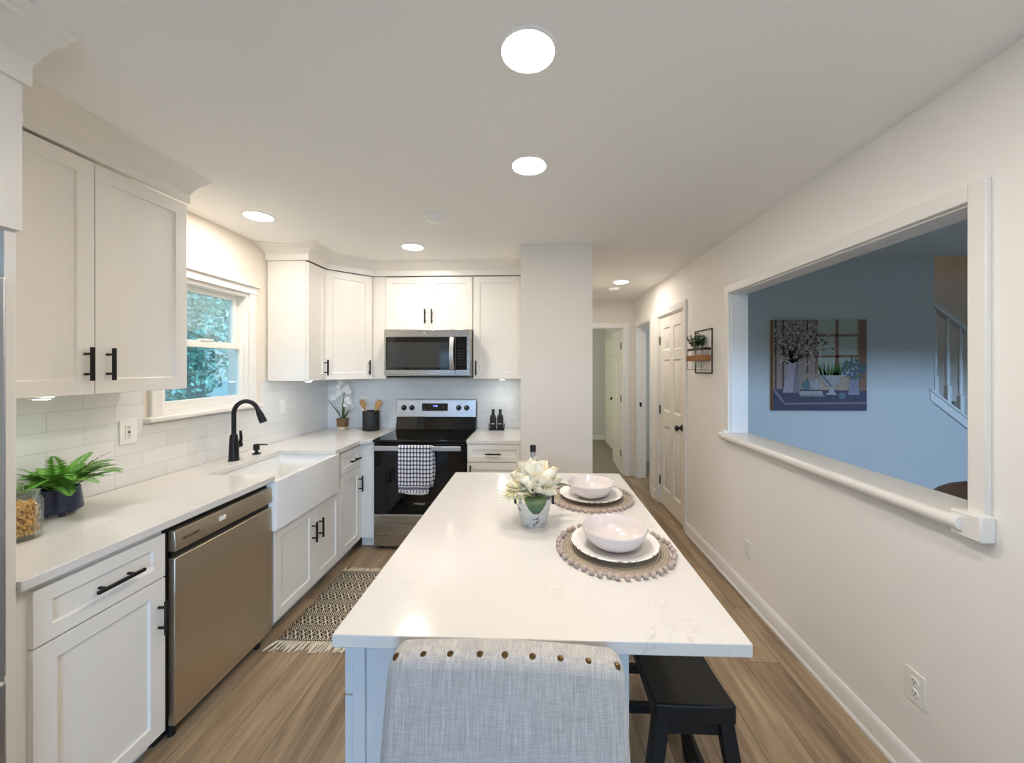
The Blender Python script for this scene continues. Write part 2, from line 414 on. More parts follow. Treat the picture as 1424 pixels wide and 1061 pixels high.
    def shaker(s, O, U, N, w, h, t=0.02, st=0.057, rec=0.009):
        """five-piece door: O lower left of its back face"""
        O, U, N = map(Vector, (O, U, N)); V = Vector((0, 0, 1))
        def ring(a, n): return [s.b.verts.new(O + U * x + V * y + N * n) for x, y in ((a, a), (w - a, a), (w - a, h - a), (a, h - a))]
        rb, rf = ring(0, 0), ring(0, t); i1, i2 = ring(st, t), ring(st + 0.003, t - rec)
        s.f(rb[::-1]); s.f(i2)
        for A, B in ((rb, rf), (rf, i1), (i1, i2)):
            for k in range(4): s.f([A[k], A[(k+1) % 4], B[(k+1) % 4], B[k]])
        return s
    def build(s, name, mats, parent=None, bevel=0.0, smooth=35, seg=2, loc=None):
        bmesh.ops.recalc_face_normals(s.b, faces=s.b.faces)
        for e in s.b.edges:
            if len(e.link_faces) == 2: e.smooth = e.calc_face_angle(0) < math.radians(smooth)
        for fc in s.b.faces: fc.smooth = True
        org = world_origin(parent) if parent else Vector(loc or (0, 0, 0))
        me = bpy.data.meshes.new(name); s.b.to_mesh(me); s.b.free()
        me.transform(Matrix.Translation(-org))
        o = bpy.data.objects.new(name, me); COL.objects.link(o)
        for m in (mats if isinstance(mats, (list, tuple)) else [mats]): me.materials.append(m if not isinstance(m, str) else M[m])
        if parent: o.parent = parent
        else: o.location = org
        if bevel:
            b = o.modifiers.new('edge', 'BEVEL'); b.width = bevel; b.segments = seg; b.limit_method = 'ANGLE'; b.angle_limit = math.radians(40)
            b.harden_normals = False
        return o

def world_origin(o):
    v = Vector((0, 0, 0))
    while o: v += Vector(o.location); o = o.parent
    return v
def tag(o, label=None, cat=None, group=None, kind=None):
    if label: o['label'] = label
    if cat: o['category'] = cat
    if group: o['group'] = group
    if kind: o['kind'] = kind
    return o
def thing(name, label, cat, loc, group=None):
    o = bpy.data.objects.new(name, None); COL.objects.link(o); o.location = loc; o.empty_display_size = 0.05
    return tag(o, label, cat, group)
def struct(o): o['kind'] = 'structure'; return o
def dup(o, loc=None, rotz=None, label=None, parent=None):
    c = o.copy(); COL.objects.link(c)
    if parent: c.parent = parent
    if loc is not None: c.location = loc
    if rotz is not None: c.rotation_euler[2] = rotz
    if label: c['label'] = label
    for ch in [q for q in bpy.data.objects if q.parent == o]: dup(ch, parent=c)
    return c
def words(name, s, size, O, U, V, mat, parent, depth=0.0004):
    """lettering lying in the plane U, V, centred on O"""
    cu = bpy.data.curves.new(name, 'FONT'); cu.body = s; cu.size = size; cu.align_x = 'CENTER'; cu.align_y = 'CENTER'; cu.extrude = depth
    t = bpy.data.objects.new(name, cu); COL.objects.link(t)
    dg = bpy.context.evaluated_depsgraph_get(); me = bpy.data.meshes.new_from_object(t.evaluated_get(dg))
    bpy.data.objects.remove(t); bpy.data.curves.remove(cu)
    U, V = Vector(U).normalized(), Vector(V).normalized(); N = U.cross(V)
    R = Matrix((U, V, N)).transposed().to_4x4()
    me.transform(Matrix.Translation(Vector(O) - world_origin(parent)) @ R)
    o = bpy.data.objects.new(name, me); COL.objects.link(o); me.materials.clear(); me.materials.append(M[mat]); o.parent = parent
    return o
Z = Vector((0, 0, 1))
PX, NX, PY, NY = Vector((1,0,0)), Vector((-1,0,0)), Vector((0,1,0)), Vector((0,-1,0))

def pull(parent, c, along, out, L, name='handle', label='black bar handle'):
    """bar pull centred at c on the face"""
    c, along, out = map(Vector, (c, along, out)); side = along.cross(out)
    g = G()
    g.obox(c + out * 0.032, along, side, out, -L/2, L/2, -0.0055, 0.0055, -0.005, 0.006)
    for q in (-1, 1):
        b = c + along * (q * L * 0.30)
        g.cyl(b - out * 0.0005, b + out * 0.029, 0.005, 0.005, 10)
    o = g.build(name, 'black', parent, 0.0015); o['label'] = label; return o

XW, XR, YB, H = -2.07, 1.376, 3.72, 2.44

# ------------------------------------------------------------------ room shell
g = G(); g.box(-2.4, 6.1, -3.4, 5.44, -0.1, 0.0); struct(g.build('floor', 'floor'))
g = G(); g.box(-2.4, 6.1, 5.44, 8.4, -0.1, 0.004); struct(g.build('floor_carpet', 'carpet'))
g = G(); g.box(-2.4, 3.36, -3.4, 8.4, H, H + 0.1); g.box(3.36, 6.1, -3.4, 3.33, H, H + 0.1); struct(g.build('ceiling', 'ceil'))
g = G(); g.box(3.2, 6.1, 3.33, 4.7, 3.9, 4.0); struct(g.build('ceiling_stairwell', 'ceil'))
# kitchen window hole y 2.02..2.685, z 1.245..2.04
WY0, WY1, WZ0, WZ1 = 2.030, 2.680, 1.245, 2.035
g = G()
g.box(-2.22, XW, -3.4, WY0, 0, H); g.box(-2.22, XW, WY1, YB + 0.15, 0, H)
g.box(-2.22, XW, WY0, WY1, 0, WZ0); g.box(-2.22, XW, WY0, WY1, WZ1, H)
struct(g.build('wall_left', 'greige'))
g = G(); g.box(XW, -0.116, YB, YB + 0.15, 0, H); struct(g.build('wall_back', 'greige'))
g = G(); g.box(-0.116, 0.428, 2.896, 5.318, 0, H); struct(g.build('wall_pier', 'greige'))
HE = 5.318
g = G(); g.box(-0.116, 0.44, HE, HE + 0.12, 0, H); g.box(1.222, 1.376, HE, HE + 0.12, 0, H); g.box(0.44, 1.222, HE, HE + 0.12, 2.06, H)
struct(g.build('wall_hall_end', 'greige'))
OY0, OY1, OZ0, OZ1 = 1.248, 2.742, 1.000, 2.032
D1A, D1B, DH = 3.572, 4.318, 2.068
D2A, D2B = 4.605, 5.235
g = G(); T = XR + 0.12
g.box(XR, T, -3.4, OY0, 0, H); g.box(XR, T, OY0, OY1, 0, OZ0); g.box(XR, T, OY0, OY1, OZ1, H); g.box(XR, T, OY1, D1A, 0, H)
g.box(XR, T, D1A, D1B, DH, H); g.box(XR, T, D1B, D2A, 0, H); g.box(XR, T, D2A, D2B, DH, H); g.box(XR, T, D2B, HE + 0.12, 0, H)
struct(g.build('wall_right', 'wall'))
# rear wall with the glass-door opening behind the camera and the living-room window opening
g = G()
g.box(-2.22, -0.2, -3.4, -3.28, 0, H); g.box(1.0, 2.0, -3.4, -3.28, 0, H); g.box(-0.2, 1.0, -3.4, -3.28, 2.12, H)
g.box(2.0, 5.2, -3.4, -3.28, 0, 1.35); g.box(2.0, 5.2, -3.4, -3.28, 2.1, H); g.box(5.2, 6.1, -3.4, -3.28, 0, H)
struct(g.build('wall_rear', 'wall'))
# living room
LY = 3.33
SX = 3.36                                  # where the full-height wall gives way to the open stair
ST = lambda x: 1.285 - 0.80 * (x - SX)     # top of the stair stringer
g = G(); g.box(T, SX, LY, LY + 0.1, 0, H)
g.prism([(SX, LY, 0), (4.9, LY, 0), (4.9, LY, ST(4.9) - 0.09), (SX, LY, ST(SX) - 0.09)], (0, 0.1, 0))
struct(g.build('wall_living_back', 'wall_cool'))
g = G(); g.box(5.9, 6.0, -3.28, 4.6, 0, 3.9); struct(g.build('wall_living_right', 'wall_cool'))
g = G(); g.box(3.2, 5.9, 4.45, 4.55, 0, 3.9); g.box(3.2, 3.36, 3.43, 4.45, 2.54, 3.9); g.box(3.2, 5.9, 3.33, 3.43, 2.54, 3.9)
struct(g.build('wall_stairwell', 'greige'))
# bathroom and bedroom beyond the hall
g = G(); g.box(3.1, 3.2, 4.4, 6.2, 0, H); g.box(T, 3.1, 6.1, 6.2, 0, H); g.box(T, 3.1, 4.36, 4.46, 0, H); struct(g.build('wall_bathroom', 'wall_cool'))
g = G(); g.box(1.42, 1.5, HE + 0.12, 7.95, 0, H); struct(g.build('wall_bedroom_right', 'wall_cool'))
g = G(); g.box(-1.4, 1.5, 7.95, 8.05, 0, H); g.box(-1.4, -1.3, HE + 0.12, 7.95, 0, H); g.box(-1.4, -0.116, HE, HE + 0.12, 0, H)
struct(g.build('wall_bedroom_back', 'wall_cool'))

# baseboards
BB = [(0, 0), (0.022, 0), (0.022, 0.012), (0.015, 0.022), (0.014, 0.078), (0.009, 0.094), (0.004, 0.1), (0, 0.1)]
def baseboard(name, path, side): struct(G().sweep(path, [(d, z + 0.0005) for d, z in BB], side).build(name, 'trim', smooth=25))
baseboard('baseboard_right', [(XR, -3.2), (XR, D1A - 0.062)], 1)
baseboard('baseboard_pier', [(-0.116, 2.896), (0.428, 2.896), (0.428, HE)], -1)
baseboard('baseboard_hall', [(XR, D1B + 0.062), (XR, D2A - 0.062)], 1)
baseboard('baseboard_bedroom', [(-1.3, 7.95), (1.42, 7.95)], -1)
baseboard('baseboard_bathroom', [(3.1, 4.5), (3.1, 6.1)], 1)
baseboard('baseboard_living', [(T, LY), (4.9, LY)], -1)

# white subway tile up to the wall cabinets
g = G()
g.box(XW, XW + 0.008, 1.016, 1.935, 0.9145, 1.405); g.box(XW, XW + 0.008, 1.935, 2.795, 0.9145, 1.205); g.box(XW, XW + 0.008, 2.795, YB, 0.9145, 1.405)
g.box(XW + 0.008, -0.117, YB - 0.008, YB, 0.9145, 1.405)
struct(g.build('trim_backsplash', 'tile'))

# crown moulding over the wall cabinets
CR = [(0.0, 2.328), (0.012, 2.328), (0.012, 2.372), (0.018, 2.380), (0.026, 2.384), (0.042, 2.398), (0.066, 2.412), (0.094, 2.418), (0.100, 2.424), (0.120, 2.428), (0.125, 2.4395), (0.0, 2.4395)]
struct(G().sweep([(-1.741, 1.03), (-1.741, 1.85)], CR, -1).build('trim_crown_window', 'cab', smooth=25))
struct(G().sweep([(XW + 0.002, 2.858), (-1.741, 2.858), (-1.741, 3.115), (-1.468, 3.39), (-0.118, 3.39)], CR, -1).build('trim_crown_range', 'cab', smooth=25))
struct(G().sweep([(-1.43, 0.1), (-1.43, 1.026)], [(d * 1.2, 2.44 - (2.44 - z) * 1.25) for d, z in CR], -1).build('trim_crown_fridge', 'cab', smooth=25))

# ------------------------------------------------------------------ kitchen window
g = G()
t_ = 0.018
g.box(XW, XW + t_, WY0 - 0.062, WY0, WZ0, WZ1 + 0.005); g.box(XW, XW + t_, WY1, WY1 + 0.055, WZ0, WZ1 + 0.005)
g.box(XW, XW + t_ + 0.004, WY0 - 0.066, WY1 + 0.06, WZ1 + 0.005, WZ1 + 0.055)
win = struct(g.build('window_1', 'trim', bevel=0.003, loc=(XW, 2.35, 1.24)))
G().box(XW, XW + 0.04, WY0 - 0.078, WY1 + 0.074, WZ1 + 0.055, WZ1 + 0.072).build('cap', 'trim', win, 0.004)
G().box(XW - 0.1, XW + 0.045, WY0 - 0.09, WY1 + 0.105, WZ0 - 0.028, WZ0 - 0.001).build('stool', 'trim', win, 0.006)
g = G(); g.box(-2.20, XW + 0.001, WY0, WY0 + 0.018, WZ0, WZ1); g.box(-2.20, XW + 0.001, WY1 - 0.018, WY1, WZ0, WZ1)
g.box(-2.20, XW + 0.001, WY0 + 0.018, WY1 - 0.018, WZ1 - 0.02, WZ1); g.box(-2.20, XW + 0.001, WY0 + 0.018, WY1 - 0.018, WZ0, WZ0 + 0.022)
g.build('jamb', 'plastic_white', win, 0.002)
def sash(name, x0, x1, z0, z1, br, tr, st):
    a, b = WY0 + 0.018, WY1 - 0.018
    g = G(); g.box(x0, x1, a, a + st, z0, z1); g.box(x0, x1, b - st, b, z0, z1); g.box(x0, x1, a + st, b - st, z0, z0 + br); g.box(x0, x1, a + st, b - st, z1 - tr, z1)
    o = g.build(name, 'plastic_white', win, 0.003)
    xm = (x0 + x1) / 2
    G().box(xm - 0.002, xm + 0.002, a + st - 0.003, b - st + 0.003, z0 + br - 0.003, z1 - tr + 0.003).build('pane', 'pane', o)
    return o
sash('upper_sash', -2.165, -2.135, 1.635, WZ1 - 0.02, 0.035, 0.035, 0.04)
ls = sash('lower_sash', -2.125, -2.092, WZ0 + 0.022, 1.678, 0.05, 0.042, 0.036)
G().box(-2.118, -2.085, 2.31, 2.40, 1.678, 1.692).build('sash_lock', 'plastic_white', win, 0.004)

# ------------------------------------------------------------------ pass-through trim
g = G()
g.box(XR - 0.018, XR, OY0 - 0.052, OY0, OZ0 - 0.01, OZ1 + 0.055); g.box(XR - 0.018, XR, OY1, OY1 + 0.055, OZ0, OZ1 + 0.055)
g.box(XR - 0.018, XR, OY0, OY1, OZ1, OZ1 + 0.055)
g.box(XR, T, OY0, OY0 + 0.008, OZ0 + 0.045, OZ1); g.box(XR, T, OY1 - 0.008, OY1, OZ0 + 0.045, OZ1); g.box(XR, T, OY0, OY1, OZ1 - 0.008, OZ1)
struct(g.build('trim_opening', 'trim', bevel=0.004))
g = G(); prof = []
for k in range(9): a = -PI / 2 + PI * k / 8; prof.append((XR - 0.045 - 0.02 * math.cos(a), OZ0 + 0.0225 + 0.0225 * math.sin(a)))
g.prism([(XR, OY0 - 0.01, OZ0)] + [(x, OY0 - 0.01, z) for x, z in prof] + [(T + 0.02, OY0 - 0.01, OZ0 + 0.045), (T + 0.02, OY0 - 0.01, OZ0)], (0, OY1 - OY0 + 0.06, 0))
struct(g.build('trim_sill', 'trim', bevel=0.002))
for i, y in enumerate((OY0 - 0.062, OY1 + 0.005)):
    struct(G().box(XR - 0.045, XR, y, y + 0.085 - i * 0.03, OZ0 - 0.018, OZ0 + 0.062).build('trim_sill_block', 'trim', bevel=0.005))

# ------------------------------------------------------------------ doors
def six_panel(O, U, N, w, h, t):
    g = G(); s = 0.105; m = 0.1; rails = [(0, 0.19), (0.87, 1.03), (1.58, 1.68), (h - 0.115, h)]
    pw = (w - 2 * s - m) / 2
    cols = [(0, s), (s + pw, s + pw + m), (w - s, w)]
    for a, b in cols: g.obox(O, U, Z, N, a, b, 0, h, 0, t)
    for a, b in rails:
        for c in (s, s + pw + m): g.obox(O, U, Z, N, c, c + pw, a, b, 0, t)
    for (a0, a1), (b0, b1) in zip(rails, rails[1:]):
        for c in (s, s + pw + m):
            O2 = Vector(O)
            def ring(i, n): return [g.b.verts.new(O2 + U * x + Z * z + N * n) for x, z in ((c + i, a1 + i), (c + pw - i, a1 + i), (c + pw - i, b0 - i), (c + i, b0 - i))]
            R = [ring(0, t - 0.0005), ring(0.012, t - 0.010), ring(0.02, t - 0.010), ring(0.04, t - 0.002)]
            for A, B in zip(R, R[1:]):
                for k in range(4): g.f([A[k], A[(k+1) % 4], B[(k+1) % 4], B[k]])
            g.f(R[-1])
            g.obox(O, U, Z, N, c, c + pw, a1, b0, 0.002, t - 0.012)
    return g
def knob(parent, c, out):
    g = G(); g.lathe(c, [(0, 0.0), (0.032, 0.0), (0.032, 0.006), (0.012, 0.01), (0.011, 0.03), (0.022, 0.038), (0.028, 0.05), (0.022, 0.062), (0, 0.066)], 20, out)
    o = g.build('knob', 'bronze', parent); o['label'] = 'dark bronze round knob'
def hinge(parent, c, U, N):
    g = G(); g.obox(c, U, Z, N, -0.02, 0.012, -0.045, 0.045, -0.001, 0.003); g.cyl(Vector(c) + N * 0.004 - Z * 0.047, Vector(c) + N * 0.004 + Z * 0.047, 0.006, 0.006, 10)
    o = g.build('hinge', 'bronze', parent); o['label'] = 'dark bronze hinge'
# closed hall door in the right wall
w1 = D1B - D1A - 0.045
d1 = six_panel((XR + 0.045, D1A + 0.022, 0.008), PY, NX, w1, DH - 0.034, 0.035).build('door_1', 'door', bevel=0.0015, loc=(XR, D1A, 0)); struct(d1)
g = G(); g.box(XR, T - 0.03, D1A + 0.002, D1A + 0.02, 0.001, DH); g.box(XR, T - 0.03, D1B - 0.02, D1B - 0.002, 0.001, DH); g.box(XR, T - 0.03, D1A + 0.02, D1B - 0.02, DH - 0.022, DH - 0.002)
cs = 0.058
for a, b in ((D1A - cs, D1A + 0.006), (D1B - 0.006, D1B + cs)): g.box(XR - 0.016, XR - 0.0005, a, b, 0.001, DH + cs)
g.box(XR - 0.016, XR - 0.0005, D1A + 0.006, D1B - 0.006, DH - 0.006, DH + cs)
g.build('door_frame', 'trim', d1, 0.003)
knob(d1, (XR + 0.010, D1A + 0.09, 0.93), NX)
for z in (0.26, 1.04, 1.80): hinge(d1, Vector((XR + 0.008, D1B - 0.026, z)), NY, NX)
# cased doorway next to it
g = G(); g.box(XR, T, D2A, D2A + 0.018, 0.001, DH); g.box(XR, T, D2B - 0.018, D2B, 0.001, DH); g.box(XR, T, D2A + 0.018, D2B - 0.018, DH - 0.02, DH)
for a, b in ((D2A - cs, D2A + 0.006), (D2B - 0.006, D2B + cs)): g.box(XR - 0.016, XR - 0.0005, a, b, 0.001, DH + cs)
g.box(XR - 0.016, XR - 0.0005, D2A + 0.006, D2B - 0.006, DH - 0.006, DH + cs)
dw = struct(g.build('door_2', 'trim', bevel=0.003, loc=(XR, D2A, 0)))
o = G().box(XR + 0.03, XR + 0.06, D2B - 0.0195, D2B - 0.018, 0.97, 1.03).build('strike_plate', 'bronze', dw)
# hall end doorway with its door swung into the bedroom
g = G()
g.box(1.206, 1.222, HE - 0.001, HE + 0.121, 0.005, 2.06); g.box(0.44, 1.206, HE - 0.001, HE + 0.121, 2.042, 2.06)
g.box(1.212, 1.29, HE - 0.016, HE - 0.001, 0.001, 2.12); g.box(0.43, 1.212, HE - 0.016, HE - 0.001, 2.052, 2.12)
d3 = struct(g.build('door_3', 'trim', bevel=0.003, loc=(1.222, HE, 0)))
ang = math.radians(87); U3 = Vector((math.cos(ang), math.sin(ang), 0)); N3 = Vector((-math.sin(ang), math.cos(ang), 0))
O3 = Vector((1.232, HE + 0.128, 0.012))
six_panel(O3, U3, N3, 0.74, 2.02, 0.035).build('door_leaf', 'door', d3, 0.0015)
for z in (0.29, 1.06, 1.81): hinge(d3, Vector((1.2045, HE + 0.112, z)), NY, NX)
# closet door further in
g = six_panel((1.42, 6.75, 0.012), PY, NX, 0.9, 2.02, 0.03); d4 = struct(g.build('door_4', 'door', bevel=0.0015, loc=(1.42, 6.75, 0)))
knob(d4, (1.389, 6.82, 0.95), NX)

# ------------------------------------------------------------------ ceiling lamps and detectors
def ceiling_light(label, x, y, m='lamp'):
    t = thing('recessed_light', label, 'ceiling light', (x, y, H), 'recessed ceiling lights')
    g = G(); g.lathe((x, y, H), [(0.0755, -0.0045), (0.078, -0.006), (0.084, -0.005), (0.088, -0.0005), (0.0755, -0.0005)], 40)
    g.build('trim_ring', 'plastic_white', t)
    G().lathe((x, y, H), [(0.0, -0.0075), (0.050, -0.0072), (0.0755, -0.0055)], 40).build('lens', m, t)
    return t
L0 = ceiling_light('round lit ceiling light nearest the camera, directly above the near end of the island', -0.022, 1.118)
for lab, x, y in (('second lit ceiling light above the island, behind the largest one', -0.03, 1.753),
                  ('lit ceiling light beside the window, above the sink', -1.70, 2.285),
                  ('lit ceiling light just in front of the range cabinets', -0.95, 2.912),
                  ('lit ceiling light over the hallway, behind the grey wall end', 0.933, 4.195)):
    dup(L0, (x, y, H), label=lab)
for lab, x, y, r in (('white round smoke detector on the ceiling between the lamps over sink and range', -0.617, 2.331, 0.066), ('white smoke detector on the hallway ceiling behind its lamp', 0.92, 4.52, 0.07)):
    t = thing('smoke_detector', lab, 'smoke detector', (x, y, H), 'smoke detectors')
    G().lathe((x, y, H), [(0, -0.034), (r * 0.55, -0.034), (r * 0.7, -0.030), (r * 0.86, -0.022), (r * 0.88, -0.0125), (0, -0.0125)], 32).build('cover', 'plastic_white', t)
    G().lathe((x, y, H), [(0, -0.012), (r, -0.012), (r, -0.001), (0, -0.001)], 32).build('base', 'plastic_white', t)

# ------------------------------------------------------------------ cabinets
def cab_body(t, x0, x1, y0, y1, z0, z1, m='cab', name='body'): return G().box(x0, x1, y0, y1, z0, z1).build(name, m, t, 0.001)
def front(t, O, U, N, w, h, kind='door', m='cab', st=0.057, hd=None):
    """hd = (u, v, 'v'|'h', length)"""
    o = G().shaker(O, U, N, w, h, st=st).build(kind, m, t, 0.0012)
    if hd:
        c = Vector(O) + Vector(U) * hd[0] + Z * hd[1] + Vector(N) * 0.0195
        pull(o, c, Z if hd[2] == 'v' else U, N, hd[3])
    return o

# --- above-fridge cabinet, side panel, fridge
t = thing('refrigerator', 'stainless steel refrigerator at the left edge of the photo, beside the counter end', 'refrigerator', (-1.75, 0.56, 0))
cab_body(t, -2.03, -1.47, 0.09, 0.970, 0.02, 1.76, 'steel_fr', 'body')
for z0, z1 in ((0.03, 0.68), (0.69, 1.755)):
    G().box(-1.467, -1.405, 0.092, 0.968, z0, z1).build('door', 'steel_fr', t, 0.008)
G().tube([(-1.365, 0.2, 0.78), (-1.365, 0.2, 1.6)], 0.012, 12).tube([(-1.405, 0.2, 0.82), (-1.365, 0.2, 0.82)], 0.01, 10).tube([(-1.405, 0.2, 1.56), (-1.365, 0.2, 1.56)], 0.01, 10).build('handle', 'chrome', t)
t = thing('fridge_cabinet', 'white cabinet above the refrigerator with a tall side panel, upper left corner', 'cabinet', (-1.75, 0.56, 1.9))
cab_body(t, -2.06, -1.45, 0.10, 1.018, 1.888, 2.32)
o = G().box(-2.06, -1.447, 0.990, 1.014, 0.001, 1.8875).build('side_panel', 'cab', t, 0.0012); o['label'] = 'tall white side panel reaching the floor'
for y0 in (0.104, 0.563): front(t, (-1.4495, y0, 1.892), PY, PX, 0.452, 0.415)

# --- wall cabinet left of the window
t = thing('wall_cabinet', 'white two-door wall cabinet between the refrigerator panel and the window', 'cabinet', (-1.9, 1.43, 1.4))
cab_body(t, -2.06, -1.7615, 1.02, 1.848, 1.405, 2.328)
front(t, (-1.761, 1.022, 1.407), PY, PX, 0.425, 0.912, hd=(0.392, 0.118, 'v', 0.13))
front(t, (-1.761, 1.450, 1.407), PY, PX, 0.396, 0.912, hd=(0.040, 0.118, 'v', 0.13))

# --- wall cabinets at the corner and over the range
t = thing('wall_cabinet', 'narrow white wall cabinet right of the window, its blank side facing the camera', 'cabinet', (-1.9, 2.98, 1.4))
cab_body(t, -2.06, -1.7615, 2.862, 3.112, 1.405, 2.328)
front(t, (-1.761, 2.866, 1.407), PY, PX, 0.244, 0.912, st=0.05, hd=(0.215, 0.1, 'v', 0.13))
t = thing('corner_cabinet', 'white diagonal corner wall cabinet above the orchid', 'cabinet', (-1.85, 3.5, 1.4))
G().prism([(-2.06, 3.116, 1.405), (-1.7615, 3.116, 1.405), (-1.482, 3.3965, 1.405), (-1.482, 3.71, 1.405), (-2.06, 3.71, 1.405)], (0, 0, 0.923)).build('body', 'cab', t, 0.001)
Ud = Vector((0.2795, 0.2805, 0)).normalized(); Nd = Vector((Ud.y, -Ud.x, 0))
front(t, Vector((-1.7615, 3.116, 1.407)) + Ud * 0.004 + Nd * 0.001, Ud, Nd, 0.388, 0.912, hd=(0.357, 0.1, 'v', 0.13))
t = thing('wall_cabinet', 'short white two-door wall cabinet directly above the microwave', 'cabinet', (-0.95, 3.55, 1.85))
cab_body(t, -1.352, -0.562, 3.4105, 3.71, 1.845, 2.328)
G().box(-1.478, -1.354, 3.402, 3.71, 1.405, 2.328).build('filler', 'cab', t, 0.001)
for x0, u in ((-1.350, 0.362), (-0.9575, 0.030)):
    front(t, (x0, 3.41, 1.848), PX, NY, 0.391, 0.471, hd=(u, 0.117, 'v', 0.13))
t = thing('wall_cabinet', 'tall white single-door wall cabinet right of the microwave, above the oil bottles', 'cabinet', (-0.34, 3.55, 1.4))
cab_body(t, -0.559, -0.119, 3.4105, 3.71, 1.405, 2.328)
front(t, (-0.557, 3.41, 1.407), PX, NY, 0.436, 0.912, hd=(0.026, 0.095, 'v', 0.13))

# --- base cabinets, left run
def base(name, label, y0, y1, x0=-2.06):
    t = thing(name, label, 'cabinet', (-1.77, (y0 + y1) / 2, 0))
    cab_body(t, x0, -1.4765, y0, y1, 0.09, 0.8835)
    G().box(x0, -1.535, y0, y1, 0.001, 0.0895).build('toe_kick', 'cab', t)
    return t
t = base('base_cabinet', 'white drawer-and-door base cabinet left of the dishwasher', 1.018, 1.455)
front(t, (-1.476, 1.056, 0.694), PY, PX, 0.394, 0.166, 'drawer', st=0.045, hd=(0.212, 0.083, 'h', 0.15))
front(t, (-1.476, 1.056, 0.086), PY, PX, 0.394, 0.602, hd=(0.367, 0.46, 'v', 0.13))
t = thing('sink_cabinet', 'white two-door base cabinet under the apron sink', 'cabinet', (-1.77, 2.43, 0))
cab_body(t, -2.06, -1.4765, 2.072, 2.792, 0.09, 0.604)
G().box(-2.06, -1.535, 2.072, 2.792, 0.001, 0.0895).build('toe_kick', 'cab', t)
front(t, (-1.476, 2.076, 0.086), PY, PX, 0.391, 0.516, hd=(0.358, 0.352, 'v', 0.13))
front(t, (-1.476, 2.470, 0.086), PY, PX, 0.320, 0.516, hd=(0.040, 0.352, 'v', 0.13))
t = base('base_cabinet', 'narrow white base cabinet between the sink and the range corner', 2.796, 3.128)
front(t, (-1.476, 2.799, 0.697), PY, PX, 0.318, 0.163, 'drawer', st=0.045, hd=(0.190, 0.075, 'h', 0.15))
front(t, (-1.476, 2.799, 0.086), PY, PX, 0.318, 0.605, hd=(0.288, 0.466, 'v', 0.13))
G().box(-1.4755, -1.347, 3.1285, 3.70, 0.09, 0.8835).build('filler', 'cab', t, 0.001)
G().box(-1.4755, -1.347, 3.19, 3.70, 0.001, 0.0895).build('filler_kick', 'cab', t)
t = thing('base_cabinet', 'white base cabinet with a wide drawer right of the range', 'cabinet', (-0.34, 3.4, 0))
cab_body(t, -0.564, -0.119, 3.122, 3.70, 0.09, 0.8835)
G().box(-0.564, -0.119, 3.19, 3.70, 0.001, 0.0895).build('toe_kick', 'cab', t)
front(t, (-0.561, 3.1215, 0.736), PX, NY, 0.438, 0.145, 'drawer', st=0.045, hd=(0.214, 0.068, 'h', 0.13))
front(t, (-0.561, 3.1215, 0.086), PX, NY, 0.438, 0.642, hd=(0.03, 0.565, 'v', 0.13))

# --- countertops
CX_ = -1.436
poly = [(-2.06, 1.016), (CX_, 1.016), (CX_, 2.052), (-1.842, 2.052), (-1.842, 2.690), (CX_, 2.690), (CX_, 3.055), (-1.352, 3.098), (-1.344, 3.108), (-1.344, 3.71), (-2.06, 3.71)]
o = G().prism([(x, y, 0.884) for x, y in poly], (0, 0, 0.03)).build('countertop', 'quartz', bevel=0.002, loc=(-1.75, 2.3, 0.884))
tag(o, 'white quartz countertop running along the window wall into the corner', 'countertop')
o = G().box(-0.566, -0.118, 3.092, 3.71, 0.884, 0.914).build('countertop', 'quartz', bevel=0.002, loc=(-0.34, 3.4, 0.884))
tag(o, 'short white quartz countertop right of the range, under the oil bottles', 'countertop')

# --- farmhouse sink
t = thing('apron_sink', 'white fireclay farmhouse sink with a deep apron front', 'sink', (-1.65, 2.4, 0.606))
g = G(); y0, y1, x0, x1, zt, zb = 2.054, 2.735, -1.885, -1.430, 0.8835, 0.6065
def rr(a, z, r=0.03):
    pts = []
    for cx_, cy_, s in ((x1 - a, y1 - a, 0), (x0 + a, y1 - a, 1), (x0 + a, y0 + a, 2), (x1 - a, y0 + a, 3)):
        for k in range(5):
            q = PI / 2 * s + PI / 2 * k / 4
            sx = -1 if s in (1, 2) else 1; sy = -1 if s in (2, 3) else 1
            pts.append(g.b.verts.new((cx_ - sx * r + r * math.cos(q), cy_ - sy * r + r * math.sin(q), z)))
    return pts
R = [rr(0, zb, 0.012), rr(0, zt, 0.012), rr(0.028, zt), rr(0.034, zt - 0.01), rr(0.042, zb + 0.05), rr(0.07, zb + 0.03)]
for A, B in zip(R, R[1:]):
    for k in range(20): g.f([A[k], A[(k+1) % 20], B[(k+1) % 20], B[k]])
g.f(R[0]); g.f(R[-1])
g.build('basin', 'porcelain', t, 0.004, 50, 3)
G().lathe((-1.66, 2.4, zb + 0.031), [(0, 0.001), (0.03, 0.001), (0.042, 0.003), (0.045, 0.0)], 24).build('drain', 'chrome', t)

